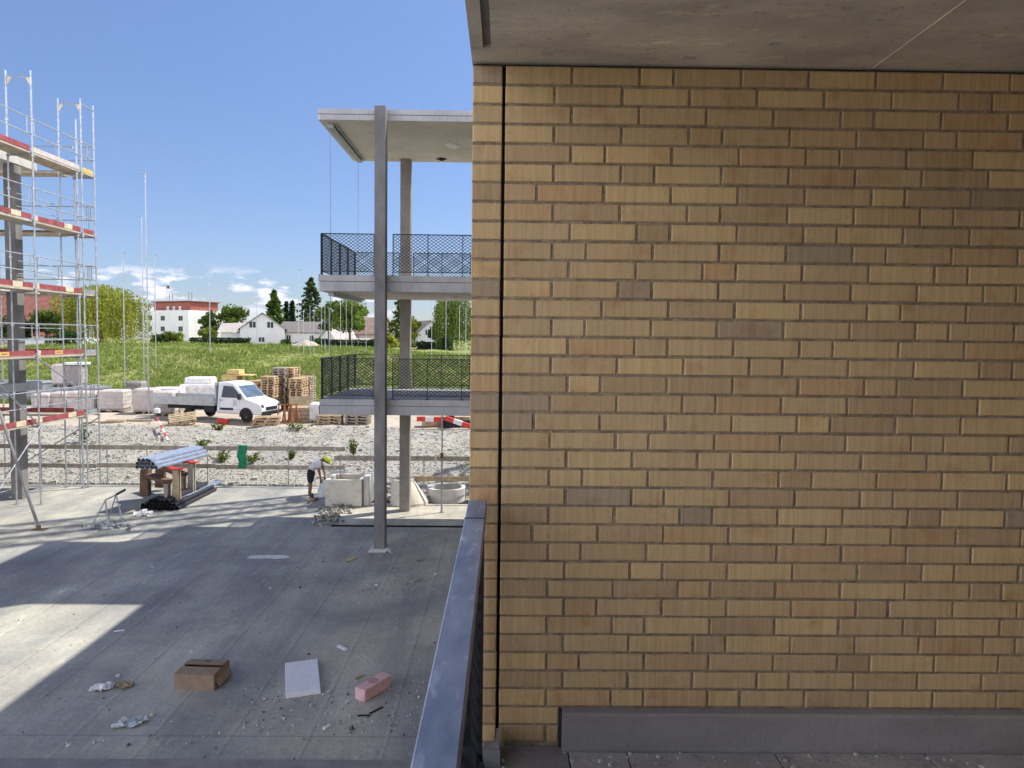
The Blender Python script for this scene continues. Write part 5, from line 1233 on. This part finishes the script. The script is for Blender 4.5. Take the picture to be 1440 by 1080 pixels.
q = P(204, 480, 185); house('grey flat building peeking out left of the white apartment block', q.x, 185, 7, 10, 2.9, 9.2, .6, 0, 'plaster_blue', 'roof_grey', ((-1.5, 7.4, 1.5, 1.2),), ridge_x=True)
b = MB(); q = P(430, 492, 95); zq = gz(q.x, 95)
vs = []; n = 10
for j in range(4):
    for i in range(n):
        a = 2*math.pi*i/n; r = (1.6, 1.25, .7, .12)[j]; vs.append((q.x+1.6*r*math.cos(a)*rnd.uniform(.85, 1.1), 95+r*math.sin(a), zq+(-.3, .55, 1.0, 1.25)[j]*rnd.uniform(.85, 1.1)))
b.add(vs, [(j*n+i, j*n+(i+1) % n, (j+1)*n+(i+1) % n, (j+1)*n+i) for j in range(3) for i in range(n)]+[tuple(range(3*n, 4*n))]); tag(b.build('earth_heap', 'dirt'), 'small pinkish earth heap at the meadow edge below the low pale house', 'heap')

# ================================================================== TREES AND HEDGES
def quad(b, p, s, a, col, elong=1.0):
    u = a.orthogonal().normalized(); w = a.cross(u); th = rnd.uniform(0, 6.28); u, w = u*math.cos(th)+w*math.sin(th), w*math.cos(th)-u*math.sin(th); u = u*s*elong; w = w*s
    b.add([p-u-w*.4, p-u*.1-w*.8, p+u+w*.2, p+u*.1+w*.8], [(0, 1, 2, 3)], 0, col)
def tree(label, px, hw, ytop, Y, kind, tint, name=None, n=2600, group=None, cat='tree', ls=None, ybase=None):
    c = P(px, 480, Y); z0 = gz(c.x, Y)-.2; zt = P(px, ytop, Y).z; h = zt-z0; R_ = hw*Y/1000
    t = thing(name or {'broad': 'broadleaf_tree', 'conifer': 'spruce_tree', 'cypress': 'cypress_tree', 'willow': 'willow_tree', 'bush': 'bush'}[kind], label, cat, (c.x, Y, z0), group)
    st = MB(); b = MB(); base = V((c.x, Y, z0)); ls = ls or max(.16, Y*.0019)
    if kind in ('broad', 'bush'):
        lowf = .28 if kind == 'broad' else .05
        st.tube(base, base+V((0, 0, h*.55)), max(.1, R_*.055), 7, r2=max(.05, R_*.03))
        nb = 24 if kind == 'broad' else 14; bl = []
        for i in range(nb):
            a = rnd.uniform(0, 6.28); v = rnd.uniform(lowf+.12, .86); prof = math.sin(min(1, (v-lowf)/(1-lowf)*.92+.1)*math.pi)**.6
            rr = R_*.80*prof*rnd.uniform(.3, 1); q = base+V((math.cos(a)*rr, math.sin(a)*rr, h*v)); s = R_*rnd.uniform(.17, .36); bl.append((q, s, rnd.uniform(.62, 1.35)))
            st.tube(base+V((0, 0, h*rnd.uniform(.25, .5))), q, max(.04, R_*.02), 5, r2=.02)
        bl.append((base+V((0, 0, h-R_*.3)), R_*.34, 1.1))
        for q, s, k in bl:
            for _ in range(n//nb):
                d = V((rnd.gauss(0, 1), rnd.gauss(0, 1), rnd.gauss(0, 1))).normalized(); p = q+V((d.x*s, d.y*s, d.z*s*.85))*(rnd.random()**.42)*rnd.choice((1, 1, 1.1, 1.3))
                if p.z < z0+.1 or p.z > zt: continue
                kk = k*rnd.uniform(.7, 1.3); quad(b, p, ls*rnd.uniform(.6, 1.25), (d+V((rnd.gauss(0, .6), rnd.gauss(0, .6), rnd.gauss(0, .6)))).normalized(), (tint[0]*kk, tint[1]*kk, tint[2]*kk))
    elif kind in ('conifer', 'cypress'):
        st.tube(base, base+V((0, 0, h*.97)), max(.12, h*.016), 6, r2=.03)
        k_ = 0; nw = int(h/.55)
        for j in range(nw):
            v = (j+.5)/nw; rr = R_*((1-v)**(.85 if kind == 'conifer' else .45))*(1 if v > .08 else .7)*rnd.uniform(.8, 1.1)+.08
            nbr = max(4, int(9*(1-v))+3)
            for i in range(nbr):
                a = 2*math.pi*(i+rnd.random())/nbr; L_ = rr*rnd.uniform(.5, 1.2); cc = rnd.uniform(.6, 1.35)
                e = base+V((math.cos(a)*L_, math.sin(a)*L_, h*(.06+.94*v)-L_*(.22 if kind == 'conifer' else -.5))); s0 = base+V((0, 0, h*(.06+.94*v)))
                for m_ in range(max(3, int(n/(nw*nbr)))):
                    f = rnd.uniform(.2, 1)**.7; p = s0.lerp(e, f)+V((rnd.gauss(0, .12), rnd.gauss(0, .12), rnd.gauss(0, .12)-.1*f))
                    kk = cc*rnd.uniform(.75, 1.25); quad(b, p, ls*rnd.uniform(.6, 1.2), V((rnd.gauss(0, .6), rnd.gauss(0, .6), 1)).normalized(), (tint[0]*kk, tint[1]*kk, tint[2]*kk), 1.3)
    else:                                               # weeping crowns: curtains of hanging twigs
        st.tube(base, base+V((0, 0, h*.5)), max(.15, R_*.06), 7, r2=.1)
        for i in range(9):
            a = rnd.uniform(0, 6.28); st.tube(base+V((0, 0, h*.42)), base+V((math.cos(a)*R_*.5, math.sin(a)*R_*.5, h*rnd.uniform(.65, .85))), .09, 5, r2=.03)
        ns = n//9
        for i in range(ns):
            a = rnd.uniform(0, 6.28); rr = rnd.random()**.5; lobe = .86+.14*math.sin(a*3+px)+.10*math.sin(a*7+1.3*px)
            x, y = math.cos(a)*R_*rr*lobe, math.sin(a)*R_*rr*lobe; topz = h*(.60+.40*math.sqrt(max(0, 1-(rr*.97)**2)))*rnd.uniform(.90, 1.0)
            ln = h*rnd.uniform(.35, .9); cc = rnd.uniform(.6, 1.35)*(.9+.25*noise.noise(V((x*.5, y*.5, px))))
            for m_ in range(9):
                f = m_/9; z = topz-ln*f
                if z < .25: break
                p = base+V((x*(1+.06*f)+rnd.gauss(0, .10), y*(1+.06*f)+rnd.gauss(0, .10), z)); s = ls*rnd.uniform(.55, 1.0); th = rnd.uniform(0, 3.14); u = V((math.cos(th), math.sin(th), 0))*s*.55; w = V((rnd.gauss(0, .2), rnd.gauss(0, .2), -1))*s*1.5; kk = cc*rnd.uniform(.75, 1.25)
                b.add([p-u, p+w*.5, p+u, p-w*.5], [(0, 1, 2, 3)], 0, (tint[0]*kk, tint[1]*kk, tint[2]*kk))
    b.build('crown', 'leaf', t, color=True); st.build('trunk', 'bark', t)
    return t
LG, MG, DG, YG, BG_ = (1.9, 1.75, 1.3), (1.25, 1.35, 1.1), (.55, .75, .75), (2.9, 2.4, 1.2), (.36, .52, .6)
tree('big yellow-green weeping willow behind the right end of the scaffold', 143, 63, 400, 92, 'willow', (3.4, 2.7, 1.6), n=15000, ls=.22)
tree('dark broad tree behind the scaffold in front of the red roofs', 22, 30, 442, 88, 'broad', (.6, .75, .7), n=2200)
tree('green tree between the red roofed wing and the willow', 66, 26, 432, 90, 'broad', MG, n=2200)
tree('low dark bush under the red roofed wing behind the scaffold', 95, 24, 462, 84, 'bush', DG, n=1500, cat='bush')
tree('dark green tree at the left foot of the white apartment block', 224, 12, 470, 116, 'bush', DG, 'small_tree', 1200)
tree('bushy green tree in front of the white apartment block windows', 244, 17, 466, 118, 'broad', LG, 'small_tree', 1500)
tree('yellow-green bush in front of the corner of the white block', 258, 11, 481, 112, 'bush', YG, n=900, cat='bush')
tree('pale bush at the foot of the willow', 214, 13, 483, 104, 'bush', LG, n=900, cat='bush')
tree('small pale bush left of the dark long hedge', 283, 11, 484, 108, 'bush', (1.2, 1.15, 1.3), n=700, cat='bush')
tree('dark round tree right of the white apartment block', 297, 17, 436, 148, 'broad', (.8, 1.0, .75), n=2200)
tree('tall dark green tree behind the annex of the gabled house', 326, 27, 427, 160, 'broad', (1.05, 1.2, .8), n=3000)
tree('light green tree in front of the dark round tree', 291, 15, 461, 138, 'broad', LG, 'small_tree', 1300)
tree('distant tree peeking over the white wall of the apartment block', 288, 8, 430, 190, 'broad', LG, n=700)
tree('dense green conifer rising behind the white gabled house', 386, 30, 408, 158, 'conifer', (1.1, 1.35, .9), n=4200, ls=.34)
tree('slim dark cypress, left one of the pair', 403, 5.5, 424, 165, 'cypress', BG_, n=1100)
tree('slim dark cypress, right one of the pair', 411, 6.0, 423, 166, 'cypress', BG_, n=1100)
tree('tall pointed spruce left of the balcony block', 438, 38, 390, 178, 'conifer', (.75, .92, .85), n=4200)
tree('bright green broadleaf tree under the upper balcony', 492, 36, 416, 118, 'broad', (1.7, 1.8, 1.15), n=5200, ls=.24)
tree('small green tree left of the bright green one', 462, 17, 424, 128, 'broad', MG, n=1500)
tree('loose tall conifer seen behind the rear column', 566, 32, 408, 118, 'conifer', (1.3, 1.45, .9), n=3200)
tree('light round bush between the two columns', 549, 13, 470, 104, 'bush', YG, n=1200, cat='bush')
tree('yellowish tree right of the rear column', 583, 12, 448, 112, 'broad', (2.3, 2.1, 1.1), 'small_tree', 1300)
tree('weeping birch seen under the upper balcony beside the brick wall', 636, 33, 412, 105, 'willow', (1.6, 1.6, 1.2), 'birch_tree', n=8000, ls=.22)
tree('dark bush at the left foot of the weeping birch', 612, 15, 455, 108, 'broad', DG, 'small_tree', 1300)
tree('dark shrub under the weeping birch', 628, 15, 472, 98, 'bush', DG, n=1000, cat='bush')
for i, (px, hw, yt, Y, lab) in enumerate(((402, 9, 478, 122, 'dark shrub under the low pale house, left one'), (448, 14, 476, 124, 'dark shrub beside the low pale house, right of the earth heap'), (418, 8, 482, 120, 'shrub right behind the earth heap'), (530, 12, 474, 120, 'dark shrub just left of the front column'), (346, 9, 483, 112, 'grey green bush at the right end of the long hedge'), (318, 9, 486, 110, 'grey green bush in the middle of the long hedge'), (366, 8, 486, 108, 'bush before the white gabled house'))):
    tree(lab, px, hw, yt, Y, 'bush', (DG, MG, LG)[0 if i < 4 else 2], n=700, cat='bush')
def hedge(label, xa, xb, ytop, Y, tint):
    a, c = P(xa, 480, Y).x, P(xb, 480, Y).x; z0 = gz((a+c)/2, Y)-.2; zt = P((xa+xb)/2, ytop, Y).z; t = MB(); n = int((c-a)*150)
    t.box(a+.2, c-.2, Y-.35, Y+.35, z0, zt-.25, 0, tuple(x*.8 for x in tint))
    for _ in range(n):
        f = rnd.randint(0, 2); x = rnd.uniform(a, c); y = Y+rnd.uniform(-.6, .6); z = rnd.uniform(z0, zt)
        if f == 0: y = Y-.6+rnd.gauss(0, .06)
        elif f == 1: z = zt+rnd.gauss(0, .07)
        k = rnd.uniform(.5, 1.5); quad(t, V((x, y, z)), .17*rnd.uniform(.6, 1.3), V((rnd.gauss(0, 1), rnd.gauss(0, 1), rnd.gauss(0, 1))).normalized(), tuple(q*k for q in tint))
    tag(t.build('hedge', 'hedge', color=True), label, 'hedge')
hedge('long dark clipped hedge in front of the white gabled house', 268, 352, 476, 132, (1, 1.1, 1))
hedge('dark hedge below the bright green tree left of the front column', 452, 528, 479, 114, (.9, 1, .9))
hedge('dark hedge right of the rear column below the pale blue house', 586, 624, 482, 106, (.8, 1, 1))
# distant wooded rise closing the plain
b = MB()
for i in range(9000):
    x = rnd.uniform(-420, 60); y = 430+rnd.uniform(-14, 25); top = 8.5+3.5*noise.noise(V((x*.03, 1, 2)))+2*noise.noise(V((x*.11, 5, 2)))
    z = 1.6+top*rnd.random()**.6; k = rnd.uniform(.6, 1.3); quad(b, V((x, y, z)), rnd.uniform(.7, 1.4), V((rnd.gauss(0, .6), -1, rnd.gauss(0, .8))).normalized(), (.8*k, 1.0*k, .95*k))
tag(b.build('woods', 'leaf', color=True), 'far-off woods closing the plain behind the village', 'woods', kind='stuff')
# meadow grass
gr = random.Random(21); b = MB()
for i in range(80000):
    y = 43.6+36*(gr.random()**1.5); x = gr.uniform(-.76*y, -.02*y)
    z = gz(x, y); d = noise.noise(V((x*.22, y*.22, 3))); h = (.08+.17*gr.random())*(1+1.1*d)*(1.0+.006*(y-44))*(1.9 if gr.random() < .05 else 1)
    if h < .05 or (y < 46 and gr.random() < .5): continue
    w = .035+.0012*(y-44)+.02*gr.random(); a = gr.uniform(0, 3.14); lx, ly = gr.gauss(0, .10), gr.gauss(0, .10); k = gr.uniform(.65, 1.35); dry = gr.random() < .10+.25*max(0, noise.noise(V((x*.09, y*.09, 11))))
    c = (1.7*k, 1.35*k, 1.5*k) if dry else (k*1.0, k*1.0, k*.9)
    b.add([(x-w*math.cos(a), y-w*math.sin(a), z-.02), (x+w*math.cos(a), y+w*math.sin(a), z-.02), (x+lx, y+ly, z+h)], [(0, 1, 2)], 0, c)
tag(b.build('grass', 'grass_blade', color=True), 'tall rough meadow grass behind the yard', 'grass', kind='stuff')
